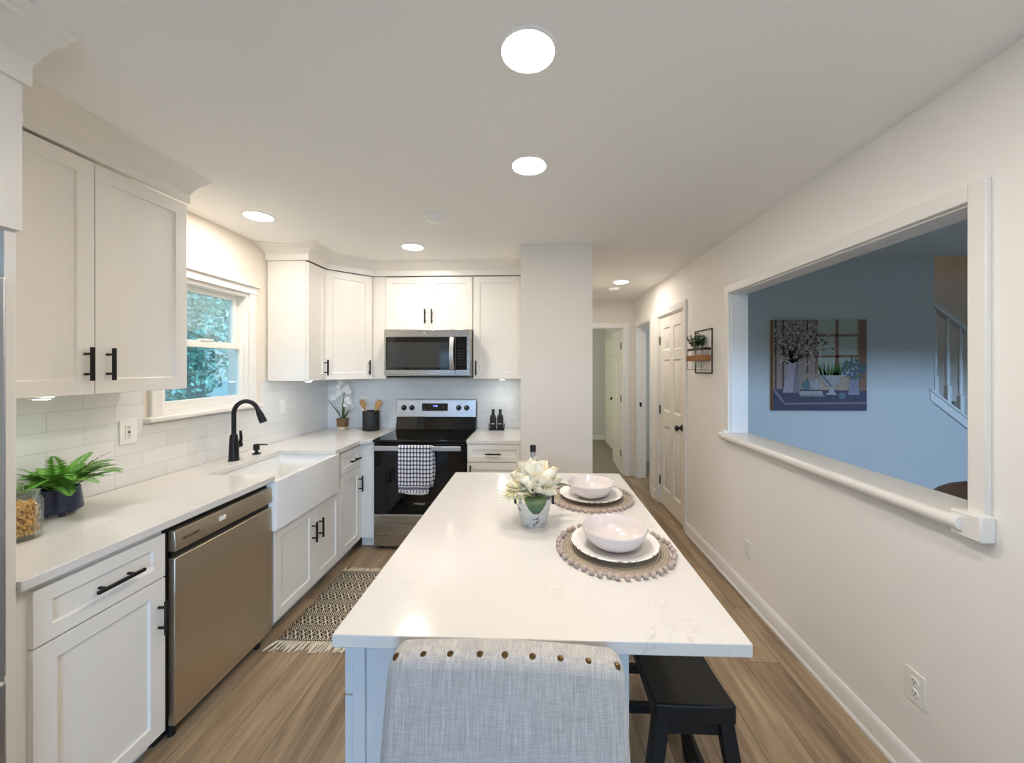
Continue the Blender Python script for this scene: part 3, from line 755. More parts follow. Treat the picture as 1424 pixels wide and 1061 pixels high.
# --- faucet and soap pump
t = thing('faucet', 'matte black gooseneck pull-down faucet behind the sink', 'faucet', (-1.933, 2.377, 0.914))
x, y = -1.933, 2.377
G().lathe((x, y, 0.914), [(0, 0.0), (0.031, 0.0), (0.031, 0.006), (0.028, 0.012), (0.026, 0.09), (0.022, 0.155), (0.018, 0.168), (0, 0.170)], 24).build('base', 'black', t)
pts = [(x, y, 1.07), (x, y, 1.15), (x, y, 1.212)]
for k in range(1, 13): a = PI - PI * 0.90 * k / 12; pts.append((x + 0.082 + 0.082 * math.cos(a), y, 1.212 + 0.082 * math.sin(a)))
G().tube(pts, 0.0135, 16).build('spout', 'black', t)
e = Vector(pts[-1]); d = (e - Vector(pts[-2])).normalized()
G().tube([e - d * 0.002, e + d * 0.012, e + d * 0.02, e + d * 0.075, e + d * 0.085], [0.0145, 0.0165, 0.0185, 0.022, 0.020], 18).build('spray_head', 'black', t)
G().cyl((x, y + 0.018, 1.005), (x, y + 0.058, 1.005), 0.017, 0.016, 16).tube([(x + 0.004, y + 0.046, 1.012), (x + 0.012, y + 0.046, 1.05), (x + 0.012, y + 0.040, 1.098)], [0.010, 0.009, 0.0075], 12).build('lever', 'black', t)
t = thing('soap_dispenser', 'small black soap pump beside the faucet', 'soap dispenser', (-1.921, 2.559, 0.914))
x, y = -1.921, 2.559
G().lathe((x, y, 0.914), [(0, 0), (0.026, 0), (0.026, 0.007), (0.011, 0.012), (0.011, 0.026), (0.019, 0.028), (0.019, 0.066), (0.012, 0.070), (0, 0.071)], 20).build('body', 'black', t)
G().tube([(x, y, 0.978), (x + 0.05, y + 0.012, 0.978), (x + 0.066, y + 0.016, 0.974)], [0.0055, 0.005, 0.0045], 10).build('nozzle', 'black', t)

# ------------------------------------------------------------------ dishwasher
t = thing('dishwasher', 'stainless steel dishwasher with a recessed grip between the white base cabinets', 'dishwasher', (-1.75, 1.76, 0))
cab_body(t, -2.04, -1.482, 1.462, 2.050, 0.09, 0.872, 'blackplastic')
g = G(); g.box(-1.4815, -1.452, 1.486, 2.050, 0.066, 0.742); g.build('door', 'steel_y', t, 0.004)
g = G(); g.prism([(-1.4815, 1.486, 0.768), (-1.452, 1.486, 0.768), (-1.448, 1.486, 0.782), (-1.455, 1.486, 0.852), (-1.4815, 1.486, 0.852)], (0, 0.564, 0))
g.build('control_panel', 'steel_y', t, 0.003)
G().box(-1.4815, -1.470, 1.490, 2.046, 0.743, 0.767).build('grip_recess', 'blackplastic', t)
o = G().box(-1.4525, -1.4485, 1.70, 1.735, 0.806, 0.824).build('sticker', 'plastic_white', t); o['label'] = 'small white sticker'
words('lettering', 'FRIGIDAIRE', 0.016, (-1.4500, 1.557, 0.808), PY, (-0.1, 0, 1), 'slot', t)
G().box(-2.0, -1.52, 1.466, 2.050, 0.001, 0.0895).build('toe_kick', 'toe', t)
for yy in (1.52, 2.0): G().cyl((-1.50, yy, 0.0005), (-1.50, yy, 0.088), 0.014, 0.012, 12).build('foot', 'blackplastic', t)

# ------------------------------------------------------------------ range
t = thing('range', 'freestanding electric range with black glass top and steel back panel', 'range', (-0.96, 3.4, 0))
rx0, rx1 = -1.340, -0.572
cab_body(t, rx0, rx1, 3.135, 3.695, 0.03, 0.894, 'blackplastic')
g = G(); g.box(rx0, rx1, 3.086, 3.645, 0.894, 0.914); g.build('cooktop', 'blackglass', t, 0.005, seg=3)
for cx_, cy_, r in ((-1.15, 3.24, 0.105), (-0.76, 3.24, 0.085), (-1.15, 3.50, 0.075), (-0.76, 3.50, 0.105)):
    g = G(); g.lathe((cx_, cy_, 0.9140), [(r, 0.0003), (r + 0.002, 0.0004), (r + 0.004, 0.0003)], 40); g.build('burner_ring', 'microwin', t)
g = G(); g.prism([(rx0, 3.640, 0.9142), (rx0, 3.600, 0.9142), (rx0, 3.632, 1.03), (rx0, 3.64, 1.03)], (rx1 - rx0, 0, 0)); g.build('lower_back_panel', 'blackglass', t, 0.002)
g = G(); g.box(rx0, rx1, 3.641, 3.7, 0.9145, 1.19); g.build('back_box', 'blackplastic', t)
g = G(); g.prism([(rx0, 3.6405, 1.032), (rx0, 3.622, 1.032), (rx0, 3.634, 1.196), (rx0, 3.700, 1.200), (rx0, 3.700, 1.191), (rx0, 3.6405, 1.1905)], (rx1 - rx0, 0, 0)); bpn = g.build('back_panel', 'steel_lt', t, 0.003)
nb = Vector((0, -0.997, 0.073)); vb = Vector((0, 0.073, 0.997))
def onback(x, z): return Vector((x, 3.622 + (z - 1.032) * 0.0732, z))
G().obox(onback(-1.093, 1.090), PX, vb, nb, 0, 0.250, 0, 0.072, 0, 0.002).build('display', 'blackglass', t)
o = words('clock', '12:08', 0.020, onback(-0.965, 1.137) + nb * 0.0024, PX, vb, 'clock', t); o['label'] = 'blue lit clock digits'
for i in (0, 1, 4):
    for j in range(2): G().obox(onback(-1.075 + i * 0.045, 1.104 + j * 0.026), PX, vb, nb, 0, 0.018, 0, 0.005, 0.002, 0.0023).build('button', 'slot', t)
for x in (-1.268, -1.191, -0.738, -0.662):
    c = onback(x, 1.120); g = G()
    g.lathe(c, [(0, 0), (0.026, 0.0), (0.026, 0.004), (0.022, 0.008), (0.019, 0.024), (0.017, 0.027), (0, 0.027)], 24, nb)
    g.obox(c + nb * 0.027, PX, vb, nb, -0.0045, 0.0045, -0.017, 0.017, -0.004, 0.006)
    k = g.build('knob', 'blackplastic', t, 0.001)
    G().obox(c + nb * 0.0332, PX, vb, nb, -0.0012, 0.0012, 0.002, 0.016, 0, 0.0006).build('pointer', 'plastic_white', k)
dr = G().box(rx0 + 0.004, rx1 - 0.004, 3.102, 3.134, 0.297, 0.884).build('oven_door', 'blackglass', t, 0.004)
G().box(-1.184, -0.731, 3.1005, 3.1022, 0.481, 0.731).build('window', 'ovenwin', dr, 0.0005)
words('lettering', 'Whirlpool', 0.022, (-0.958, 3.1012, 0.388), PX, Z, 'chrome', dr)
g = G(); hx0, hx1 = -1.322, -0.606
g.box(hx0, hx1, 3.058, 3.072, 0.829, 0.869); g.box(hx0 + 0.01, hx0 + 0.035, 3.070, 3.1025, 0.838, 0.86); g.box(hx1 - 0.035, hx1 - 0.01, 3.070, 3.1025, 0.838, 0.86)
o = g.build('handle', 'steel_lt', dr, 0.005, seg=3); o['label'] = 'pale steel bar handle'
G().box(rx0 + 0.004, rx1 - 0.004, 3.104, 3.134, 0.034, 0.286).build('drawer', 'steel_x', t, 0.003)
G().box(rx0 + 0.004, rx1 - 0.004, 3.099, 3.134, 0.287, 0.296).build('drawer_lip', 'chrome', t, 0.002)
for x in (rx0 + 0.05, rx1 - 0.05):
    for y in (3.17, 3.65): G().cyl((x, y, 0.0005), (x, y, 0.03), 0.016, 0.016, 12).build('foot', 'blackplastic', t)

# checked towel over the oven handle
t = thing('dish_towel', 'black and white checked towel folded over the oven handle', 'towel', (-0.975, 3.055, 0.485))
g = G(); nx, tx0, tx1 = 26, -1.112, -0.846
def sheet(g, path_of, nx, thick):
    rows = []
    for i in range(nx + 1):
        rows.append([Vector(p) for p in path_of(i / nx)])
    V = [[g.b.verts.new(p) for p in r] for r in rows]
    for A, B in zip(V, V[1:]):
        for j in range(len(A) - 1): g.f([A[j], B[j], B[j+1], A[j+1]])
def tow(u):
    x = tx0 + (tx1 - tx0) * u; P = []
    wv = lambda z: 0.0035 * math.sin(u * 14 + 0.6) * min(1, (0.87 - z) / 0.1)
    zbm = 0.497 - 0.018 * min(1, u * 2.2) + 0.006 * (u > 0.9)
    xs = lambda z: x + (0.012 * u - 0.004) * math.sin((0.87 - z) * 9) - 0.02 * u * max(0, (0.6 - z)) / 0.1
    for k in range(19): z = zbm + (0.868 - zbm) * k / 18; P.append((xs(z), 3.0535 - 0.0045 + wv(z), z))
    P += [(x, 3.052, 0.8735), (x, 3.058, 0.8755), (x, 3.066, 0.8755), (x, 3.0765, 0.873)]
    for k in range(14): z = 0.866 - (0.866 - 0.53) * k / 13; P.append((xs(z) + 0.018 * u, 3.081 - 0.003 * (k < 3) + wv(z) * 0.3, z))
    return P
sheet(g, tow, nx, 0)
o = g.build('cloth', 'towel', t, smooth=80)
sm = o.modifiers.new('thick', 'SOLIDIFY'); sm.thickness = 0.0028; sm.offset = 0

# ------------------------------------------------------------------ microwave
t = thing('microwave', 'stainless over-the-range microwave with a curved vertical handle', 'microwave', (-0.94, 3.48, 1.425))
mx0, mx1, my = -1.313, -0.563, 3.256
cab_body(t, mx0 + 0.002, mx1 - 0.002, my + 0.036, 3.70, 1.432, 1.838, 'steel_x')
for a, b, n in ((mx0, -0.6925, 'door'), (-0.6905, mx1, 'control_panel')):
    g = G(); g.box(a, b, my, my + 0.035, 1.436, 1.835); p = g.build(n, 'steel_x', t, 0.004)
    if n == 'door':
        G().box(mx0 + 0.016, -0.6945, my - 0.0015, my + 0.002, 1.486, 1.772).build('glass', 'blackglass', p, 0.0008)
        G().box(-1.285, -0.755, my - 0.002, my - 0.0012, 1.508, 1.726).build('window', 'microwin', p)
        g = G(); arc = [(my - 0.012 - 0.030 * math.sin(PI * k / 16), 1.493 + 0.275 * k / 16) for k in range(17)]
        g.prism([(-0.738, y, z) for y, z in arc] + [(-0.738, y + 0.010, z) for y, z in arc[::-1]], (0.036, 0, 0))
        g.box(-0.733, -0.707, my - 0.012, my - 0.001, 1.494, 1.512); g.box(-0.733, -0.707, my - 0.012, my - 0.001, 1.748, 1.766)
        o = g.build('handle', 'chrome', p, 0.002); o['label'] = 'bright curved handle'
        G().lathe((-0.96, my - 0.0012, 1.803), [(0, 0.0005), (0.010, 0.0004), (0.011, 0)], 20, NY).build('badge', 'steel_lt', p)
    else:
        G().box(-0.6885, -0.592, my - 0.0015, my + 0.002, 1.486, 1.772).build('glass', 'blackglass', p, 0.0008)
        g = G(); g.box(-0.668, -0.620, my - 0.0022, my - 0.0014, 1.69, 1.714); g.build('display', 'ovenwin', p)
        for i in range(3):
            for j in range(6): G().box(-0.668 + i * 0.019, -0.659 + i * 0.019, my - 0.0021, my - 0.0014, 1.53 + j * 0.024, 1.536 + j * 0.024).build('button', 'slot', p)
G().box(mx0 + 0.02, mx1 - 0.005, my + 0.02, 3.68, 1.420, 1.431).build('vent_grille', 'blackplastic', t)

# ------------------------------------------------------------------ puck lights under wall cabinets
P0 = None
for lab, x, y in (('small lit puck light under the wall cabinet above the fern', -1.80, 1.33), ('small lit puck light under the narrow cabinet right of the window', -1.80, 2.96), ('small lit puck light under the cabinet above the oil bottles', -0.31, 3.50)):
    if P0 is None:
        P0 = thing('puck_light', lab, 'under-cabinet light', (x, y, 1.405), 'lights under the wall cabinets')
        G().lathe((x, y, 1.405), [(0.027, -0.008), (0.034, -0.008), (0.036, -0.001), (0.027, -0.001)], 24).build('housing', 'plastic_white', P0)
        G().lathe((x, y, 1.405), [(0, -0.010), (0.020, -0.0095), (0.0275, -0.006)], 24).build('lens', 'puck', P0)
    else: dup(P0, (x, y, 1.405), label=lab)

# ------------------------------------------------------------------ outlets
def outlet(label, c, U, N, kind='duplex', w=0.072, h=0.116):
    t = thing('outlet', label, 'electrical outlet', c, 'wall outlets')
    c = Vector(c)
    G().obox(c, U, Z, N, -w/2, w/2, -h/2, h/2, 0.0005, 0.006).build('cover_plate', 'plastic_white', t, 0.002)
    if kind == 'gfci':
        G().obox(c, U, Z, N, -0.017, 0.017, -0.034, 0.034, 0.006, 0.0085).build('socket', 'plastic_white', t, 0.001)
        for a in (0.001, -0.007): G().obox(c, U, Z, N, -0.006, 0.006, a, a + 0.005, 0.0085, 0.0095).build('button', 'blackplastic', t)
        zs = (0.021, -0.021)
    elif kind == 'switch':
        G().obox(c, U, Z, N, -0.005, 0.005, -0.012, 0.012, 0.006, 0.012).build('toggle', 'plastic_white', t, 0.002); zs = ()
    else:
        zs = (0.02, -0.02)
        for z in zs: G().lathe(c + Z * z, [(0, 0.0085), (0.0155, 0.0085), (0.017, 0.006)], 20, N).build('socket', 'plastic_white', t)
    for z in zs:
        for u in (-0.0055, 0.0055): G().obox(c + Z * (z + 0.003), U, Z, N, u - 0.001, u + 0.001, -0.004, 0.004, 0.008, 0.0092).build('slot', 'slot', t)
        G().obox(c + Z * (z - 0.007), U, Z, N, -0.002, 0.002, -0.002, 0.002, 0.008, 0.0092).build('slot', 'slot', t)
    return t
outlet('white outlet with two black buttons on the tile left of the window', (XW + 0.008, 1.858, 1.186), PY, PX, 'gfci', 0.082, 0.122)
outlet('white switch plate on the tile right of the faucet', (XW + 0.008, 3.03, 1.19), PY, PX, 'switch')
outlet('white outlet on the tile behind the black crock', (-1.70, YB - 0.008, 1.16), PX, NY)
outlet('white outlet low on the right wall, nearest the camera', (XR, 1.427, 0.352), NY, NX)
outlet('white outlet low on the right wall, farther from the camera, under the opening', (XR, 2.52, 0.325), NY, NX)

# ------------------------------------------------------------------ island
t = thing('island', 'white painted kitchen island base with panelled end, under the quartz top', 'island', (-0.12, 1.5, 0))
cab_body(t, -0.430, 0.205, 0.902, 2.115, 0.09, 0.8835, 'island')
G().box(-0.36, 0.205, 0.902, 2.115, 0.001, 0.0895).build('toe_kick', 'island', t)
g = G()
g.box(-0.430, -0.402, 0.880, 0.9015, 0.02, 0.8835); g.box(0.178, 0.213, 0.880, 0.9015, 0.001, 0.8835)
g.box(-0.402, 0.178, 0.890, 0.9015, 0.001, 0.8835); g.box(-0.402, 0.178, 0.8845, 0.890, 0.02, 0.12)
g.build('end_panel', 'island', t, 0.0015)
for i in range(3):
    y0 = 0.885 + i * 0.411
    front(t, (-0.4305, y0 + 0.403, 0.742), NY, NX, 0.403, 0.135, 'drawer', 'island', 0.04, (0.2, 0.067, 'h', 0.13))
    front(t, (-0.4305, y0 + 0.403, 0.095), NY, NX, 0.403, 0.643, 'door', 'island', hd=(0.043, 0.55, 'v', 0.13))
o = G().box(-0.457, 0.469, 0.839, 2.157, 0.884, 0.914).build('island_countertop', 'quartz', bevel=0.0025, loc=(0, 1.5, 0.884))
tag(o, 'large white quartz island top with two place settings on it', 'countertop')

# ------------------------------------------------------------------ place settings
mats = []
T0 = None
MZ = 0.9142
def place(cx_, cy_, where):
    t = thing('placemat', 'round jute placemat with pom-pom edge, ' + where, 'placemat', (cx_, cy_, MZ), 'placemats on the island')
    G().lathe((cx_, cy_, MZ), [(0, 0.0), (0.170, 0.0), (0.172, 0.003), (0.170, 0.006), (0, 0.006)], 64).build('mat', 'mat', t)
    n = 44
    for k in range(n):
        a = 2 * PI * k / n + random.uniform(-.02, .02); r = 0.183 + random.uniform(-.002, .003)
        g = G(); g.ball((cx_ + r * math.cos(a), cy_ + r * math.sin(a), MZ + 0.0095), 0.0095, 10, 6, (1, 1, 0.95))
        for v in g.b.verts: v.co += Vector((random.uniform(-1, 1), random.uniform(-1, 1), random.uniform(-.6, 1))) * 0.0009
        g.build('pom_pom', 'pom', t)
    return t
def plate(cx_, cy_, where):
    t = thing('dinner_plate', 'white plate with a chipped brown rim, ' + where, 'plate', (cx_, cy_, MZ + 0.0062), 'plates on the island')
    p = [(0, 0.0), (0.085, 0.0), (0.092, 0.004), (0.135, 0.017), (0.1405, 0.021), (0.1415, 0.023), (0.139, 0.0245), (0.132, 0.0225), (0.094, 0.0095), (0.086, 0.006), (0, 0.0055)]
    G().lathe((cx_, cy_, MZ + 0.0062), p, 64).build('dish', 'plate', t, smooth=60); return t
def bowl(cx_, cy_, where):
    b = MZ + 0.0062 + 0.006
    t = thing('bowl', 'pale pink-white stoneware bowl, ' + where, 'bowl', (cx_, cy_, b), 'bowls on the island')
    p = [(0, 0.0), (0.045, 0.0), (0.058, 0.003), (0.080, 0.017), (0.096, 0.037), (0.1035, 0.058), (0.105, 0.062), (0.1035, 0.0645), (0.101, 0.062), (0.094, 0.041), (0.078, 0.022), (0.056, 0.009), (0, 0.007)]
    G().lathe((cx_, cy_, b), p, 64).build('vessel', 'stoneware', t, smooth=60); return t
NEAR, FAR = (0.258, 1.262), (0.250, 1.748)
ma = place(*NEAR, 'nearer the camera'); dup(ma, (*FAR, MZ), 0.3, 'round jute placemat with pom-pom edge, at the far end of the island')
pa = plate(*NEAR, 'on the nearer placemat'); dup(pa, (*FAR, MZ + 0.0062), 1.2, 'white plate with a chipped brown rim, on the farther placemat')
ba = bowl(*NEAR, 'on the nearer plate'); dup(ba, (*FAR, MZ + 0.0122), 0.7, 'pale pink-white stoneware bowl, on the farther plate')

# ------------------------------------------------------------------ flowers in the distressed pot
fx, fy = -0.008, 1.462
t = thing('flower_pot', 'distressed white metal pot holding white flowers on the island', 'pot', (fx, fy, 0.9142))
G().lathe((fx, fy, 0.9142), [(0, 0.0), (0.046, 0.0), (0.0485, 0.002), (0.0695, 0.098), (0.0715, 0.102), (0.071, 0.105), (0.067, 0.104), (0.0455, 0.006), (0, 0.005)], 40).build('vessel', 'chippy', t, smooth=50)
G().lathe((fx, fy, 0.9142), [(0, 0.06), (0.055, 0.06)], 24).build('moss', 'soil', t)
for s in (-1, 1):
    g = G(); g.obox((fx + s * 0.0715, fy, 1.005), PX, Z, PY, -0.003, 0.006, -0.014, 0.016, -0.012, 0.012); g.build('tab', 'bronze', t, 0.002)

def petal(g, base, az, elev, L, wid, cup=0.5, curl=0.5, ruff=0.0, nu=6, nv=7, tip=0.0):
    d = Vector((math.cos(az), math.sin(az), 0)); s = Vector((-math.sin(az), math.cos(az), 0)); rows = []
    p = Vector(base); e = elev; ph = random.uniform(0, 6)
    for j in range(nv + 1):
        v = j / nv
        w = wid * (math.sin(PI * min(1, 0.12 + 0.80 * v)) ** 0.7) * (1 - tip * v)
        up = Vector((0, 0, 1)) * math.cos(e) - d * math.sin(e)
        row = []
        for i in range(nu + 1):
            u = i / nu * 2 - 1
            row.append(g.b.verts.new(p + s * (u * w) + up * (cup * w * u * u + ruff * v * math.sin(u * 5 + ph) * L * 0.5)))
        rows.append(row)
        p = p + (d * math.cos(e) + Z * math.sin(e)) * (L / nv); e += curl / nv
    for A, B in zip(rows, rows[1:]):
        for i in range(nu): g.f([A[i], A[i+1], B[i+1], B[i]])
def bloom(g, c, R, layers, wid=0.55, curl=0.9, cup=0.35, ruff=0.09, tip=0.0):
    for n, e, L in layers:
        o = random.uniform(0, 6)
        for k in range(n):
            petal(g, c, o + 2 * PI * k / n + random.uniform(-.3, .3), e + random.uniform(-.25, .25), R * L * random.uniform(.82, 1.1), R * wid * L * random.uniform(.85, 1.1), cup, curl, ruff, tip=tip)
t = thing('peony', 'big creamy white peony bloom in the distressed pot', 'flower', (0.01, fy, 1.02))
g = G(); bloom(g, Vector((-0.006, fy - 0.005, 1.052)), 0.112, [(9, -0.45, 1.0), (10, -0.1, 1.02), (11, 0.25, 1.02), (11, 0.55, 1.0), (10, 0.85, 0.96), (9, 1.08, 0.9), (7, 1.28, 0.82), (6, 1.42, 0.74), (5, 1.5, 0.66)], 0.36, 1.0, 0.6, 0.20)
g.build('bloom', 'petal', t, smooth=180)
g = G(); g.tube([(0.006, fy, 0.978), (0.006, fy, 1.05)], 0.004, 8); g.build('stem', 'stem', t)
def leaf(g, base, az, elev, L, wid, curl=-0.6, fold=0.25): petal(g, base, az, elev, L, wid, fold, curl, 0.0, 4, 8, 0.55)
g = G(); leaf(g, (-0.004, fy - 0.062, 1.036), -PI / 2 + 0.12, -0.1, 0.072, 0.050, -1.9, 0.12)
leaf(g, (0.045, fy + 0.03, 1.045), 0.25, 0.15, 0.10, 0.028, -0.5); leaf(g, (0.04, fy + 0.05, 1.04), 0.75, 0.1, 0.09, 0.026, -0.4)
g.build('leaves', 'leaf', t, smooth=180)
t = thing('dahlia', 'smaller spiky pale yellow-white flower on the left of the pot', 'flower', (-0.055, fy, 1.02))
g = G(); cb = Vector((-0.070, fy - 0.03, 1.046))
for n, e, L in ((16, -0.5, 1.0), (16, -0.1, 1.0), (14, 0.3, 0.92), (12, 0.7, 0.75), (8, 1.1, 0.5)):
    o0 = random.uniform(0, 6)
    for k in range(n): petal(g, cb, o0 + 2 * PI * k / n, e, 0.072 * L, 0.012, 0.6, 0.35, 0.02, 3, 5, 0.6)
g.build('bloom', 'petal2', t, smooth=180)
G().tube([(-0.035, fy - 0.012, 0.978), (-0.046, fy - 0.025, 1.042)], 0.003, 8).build('stem', 'stem', t)
# slim bottle standing behind the flowers
bx, by = -0.016, 2.085
t = thing('slim_bottle', 'slim grey bottle with a black cap standing behind the white flowers', 'bottle', (bx, by, 0.9142))
G().lathe((bx, by, 0.9142), [(0, 0), (0.021, 0), (0.0215, 0.004), (0.0195, 0.05), (0.0145, 0.12), (0.0145, 0.136), (0, 0.136)], 24).build('body', 'steel_fr', t)
G().lathe((bx, by, 0.9142), [(0.0, 0.1362), (0.0165, 0.1362), (0.0165, 0.150), (0.0155, 0.152), (0.0165, 0.154), (0.0165, 0.168), (0.014, 0.171), (0, 0.171)], 20).build('cap', 'blackplastic', t)

# ------------------------------------------------------------------ left counter: jar, fern
jx, jy = -1.80, 1.268
t = thing('snack_jar', 'glass jar of golden snacks beside the refrigerator panel', 'jar', (jx, jy, 0.9142))
G().lathe((jx, jy, 0.9142), [(0, 0.0), (0.050, 0.0), (0.055, 0.006), (0.055, 0.125), (0.050, 0.138), (0.044, 0.143), (0.044, 0.152), (0.0415, 0.152), (0.0415, 0.142), (0.052, 0.124), (0.052, 0.007), (0, 0.005)], 32).build('glass', 'jarglass', t)
g = G(); g.lathe((jx, jy, 0.9142), [(0, 0.153), (0.047, 0.153), (0.048, 0.158), (0.030, 0.166), (0.012, 0.170), (0.010, 0.178), (0.017, 0.187), (0.012, 0.197), (0, 0.199)], 32); g.build('lid', 'jarglass', t)
g = G()
for k in range(420):
    r = 0.0435 * math.sqrt(random.random()); a = random.uniform(0, 6.28); z = 0.9142 + 0.015 + random.random() * 0.108
    p = Vector((jx + r * math.cos(a), jy + r * math.sin(a), z)); d = Vector((random.gauss(0, .6), random.gauss(0, .6), random.gauss(0, 1))).normalized() * 0.0075
    g.tube([p - d, p + d], 0.0042, 6)
o = g.build('snack_filling', 'cracker', t); o['kind'] = 'stuff'

px, py, pz = -1.935, 1.487, 0.9142
t = thing('potted_fern', 'bushy green fern in a footed dark navy pot on the left counter', 'plant', (px, py, pz))
prof = [(0, 0.016), (0.058, 0.016), (0.064, 0.020)]
for k in range(22): z = 0.024 + 0.082 * k / 21; prof.append((0.0655 - 0.009 * k / 21 + (0.0007 if k % 2 else -0.0007) * (k > 8), z))
prof += [(0.0545, 0.110), (0.052, 0.110), (0.052, 0.10), (0, 0.098)]
pot = G().lathe((px, py, pz), prof, 40).build('pot', 'navy', t, smooth=50)
for k in range(3):
    a = 2 * PI * k / 3 - 0.5; G().cyl((px + 0.04 * math.cos(a), py + 0.04 * math.sin(a), pz), (px + 0.043 * math.cos(a), py + 0.043 * math.sin(a), pz + 0.018), 0.010, 0.013, 12).build('foot', 'navy', pot)
G().lathe((px, py, pz), [(0, 0.1005), (0.0515, 0.1005)], 24).build('soil', 'soil', t)
for k in range(52):
    az = 2 * PI * k * 0.618 + random.uniform(-.2, .2)
    reach = random.uniform(0.14, 0.215); e0 = random.uniform(0.65, 1.45)
    toward = -math.cos(az)
    if toward > 0: reach *= 1 - 0.50 * toward
    g = G(); d = Vector((math.cos(az), math.sin(az), 0)); s = Vector((-math.sin(az), math.cos(az), 0))
    p = Vector((px, py, pz + 0.101)) + d * random.uniform(0, 0.03); e = e0; n = 23; P = [p.copy()]
    bend = random.uniform(0.6, 1.6)
    for i in range(n):
        p = p + (d * math.cos(e) + Z * math.sin(e)) * (reach / n); e -= bend / n; P.append(p.copy())
    g.tube(P, [0.0012 * (1 - 0.7 * i / n) for i in range(n + 1)], 5)
    for i in range(4, n + 1):
        L = 0.035 * math.sin(PI * (0.12 + 0.86 * (i / n))) ** 0.8 + 0.004; fw = (P[i] - P[i-1]).normalized(); up = s.cross(fw)
        for q in (-1, 1):
            dd = (s * q * 0.88 + fw * 0.42 - up * 0.12 * random.random()).normalized(); ww = dd.cross(up).normalized() * 0.0047
            a = g.b.verts.new(P[i]); b = g.b.verts.new(P[i] + dd * L * 0.35 + ww); c = g.b.verts.new(P[i] + dd * L); b2 = g.b.verts.new(P[i] + dd * L * 0.35 - ww)
            g.f([a, b, c, b2])
    for v in g.b.verts:
        v.co.z = max(v.co.z, 0.921)
        if v.co.x < XW + 0.012: v.co.x = XW + 0.012 + random.random() * 0.003
    g.build('frond', 'fern', t, smooth=180)

# ------------------------------------------------------------------ back counter: orchid, crock with spoons, oil bottles
ox, oy = -1.842, 3.575
t = thing('potted_orchid', 'small white orchid in a brown wooden pot in the counter corner', 'plant', (ox, oy, 0.9142))
G().box(ox - 0.034, ox + 0.034, oy - 0.034, oy + 0.034, 0.9142, 0.944).build('pot_base', 'cream', t, 0.003)
g = G(); q = 0.038
g.prism([(ox - q, oy - 0.036, 0.9445), (ox + q, oy - 0.036, 0.9445), (ox + q + .006, oy - 0.036, 1.025), (ox - q - .006, oy - 0.036, 1.025)], (0, 0.072, 0)); g.build('pot', 'woodpot', t, 0.003)
g = G()
stems = [[(ox - 0.005, oy, 1.02), (ox, oy, 1.15), (ox + 0.02, oy - 0.005, 1.26), (ox + 0.055, oy - 0.01, 1.385)], [(ox + 0.012, oy, 1.02), (ox + 0.02, oy, 1.14), (ox + 0.05, oy, 1.25), (ox + 0.085, oy, 1.375)]]
for st_ in stems: g.tube(st_, [0.006, 0.005, 0.004, 0.002], 8)
g.build('stems', 'stem', t)
g = G()
for az, e, L, w in ((PI, 1.05, 0.22, 0.014), (PI + 0.5, 1.3, 0.16, 0.013), (0.1, 1.15, 0.15, 0.012), (0.0, 0.85, 0.19, 0.010), (-0.6, 0.75, 0.16, 0.009), (PI / 2 + 0.3, 1.4, 0.15, 0.012)):
    leaf(g, (ox + 0.015 * math.cos(az), oy + 0.01 * math.sin(az), 1.02), az, e, L, w, -0.25, 0.4)
g.build('leaves', 'leaf', t, smooth=180)
for bx_, bz, s in ((-0.003, 1.372, 1.0), (-0.022, 1.318, .8), (-0.018, 1.268, 1.0), (0.058, 1.315, 1.0), (0.072, 1.278, 1.0), (0.030, 1.292, .9), (-0.075, 1.225, 1.1), (0.062, 1.205, 1.0), (0.078, 1.185, .9), (0.040, 1.15, .7), (-0.04, 1.235, .7)):
    g = G(); c = Vector((ox + bx_, oy - 0.022, bz)); r0 = 0.032 * s
    for k in range(5):
        a = PI / 2 + 2 * PI * k / 5 + random.uniform(-.2, .2); d = Vector((math.cos(a), -0.25, math.sin(a))).normalized(); sd = d.cross(NY).normalized()
        v0 = g.b.verts.new(c); L = r0; w = r0 * 0.52
        a1 = g.b.verts.new(c + d * L * .45 + sd * w + NY * .004); a2 = g.b.verts.new(c + d * L * .45 - sd * w + NY * .004); m_ = g.b.verts.new(c + d * L * .55 + PY * 0.002)
        b1 = g.b.verts.new(c + d * L * .9 + sd * w * .6); b2 = g.b.verts.new(c + d * L * .9 - sd * w * .6); tp = g.b.verts.new(c + d * L + NY * 0.003)
        g.f([v0, a1, m_]); g.f([v0, m_, a2]); g.f([a1, b1, tp, m_]); g.f([m_, tp, b2, a2])
    g.ball(c + NY * 0.005, 0.006 * s, 8, 5)
    g.build('bloom', 'orchid', t, smooth=180)

kx, ky = -1.560, 3.560
t = thing('utensil_crock', 'black cylindrical crock holding wooden spoons', 'crock', (kx, ky, 0.9142))
G().lathe((kx, ky, 0.9142), [(0, 0), (0.074, 0), (0.0765, 0.003), (0.0765, 0.180), (0.074, 0.183), (0.0705, 0.183), (0.0705, 0.01), (0, 0.009)], 40).build('vessel', 'charcoal', t, smooth=50)
def spoon(label, b, e, slot):
    b, e = Vector(b), Vector(e); d = (e - b).normalized(); L = (e - b).length
    t = thing('wooden_spoon', label, 'spoon', b, 'wooden spoons in the crock')
    g = G(); g.tube([b, b + d * L * 0.62, b + d * L * 0.68, b + d * L * 0.78, b + d * L * 0.9, b + d * L * 0.97, e], [0.006, 0.007, 0.011, 0.026, 0.029, 0.020, 0.006], 14, flat=0.30, up=(0.8, 0, 0.2))
    g.build('paddle', 'woodspoon', t, smooth=60)
spoon('wooden spoon leaning left out of the black crock', (kx + 0.03, ky - 0.02, 0.93), (kx - 0.092, ky - 0.01, 1.205), 0)
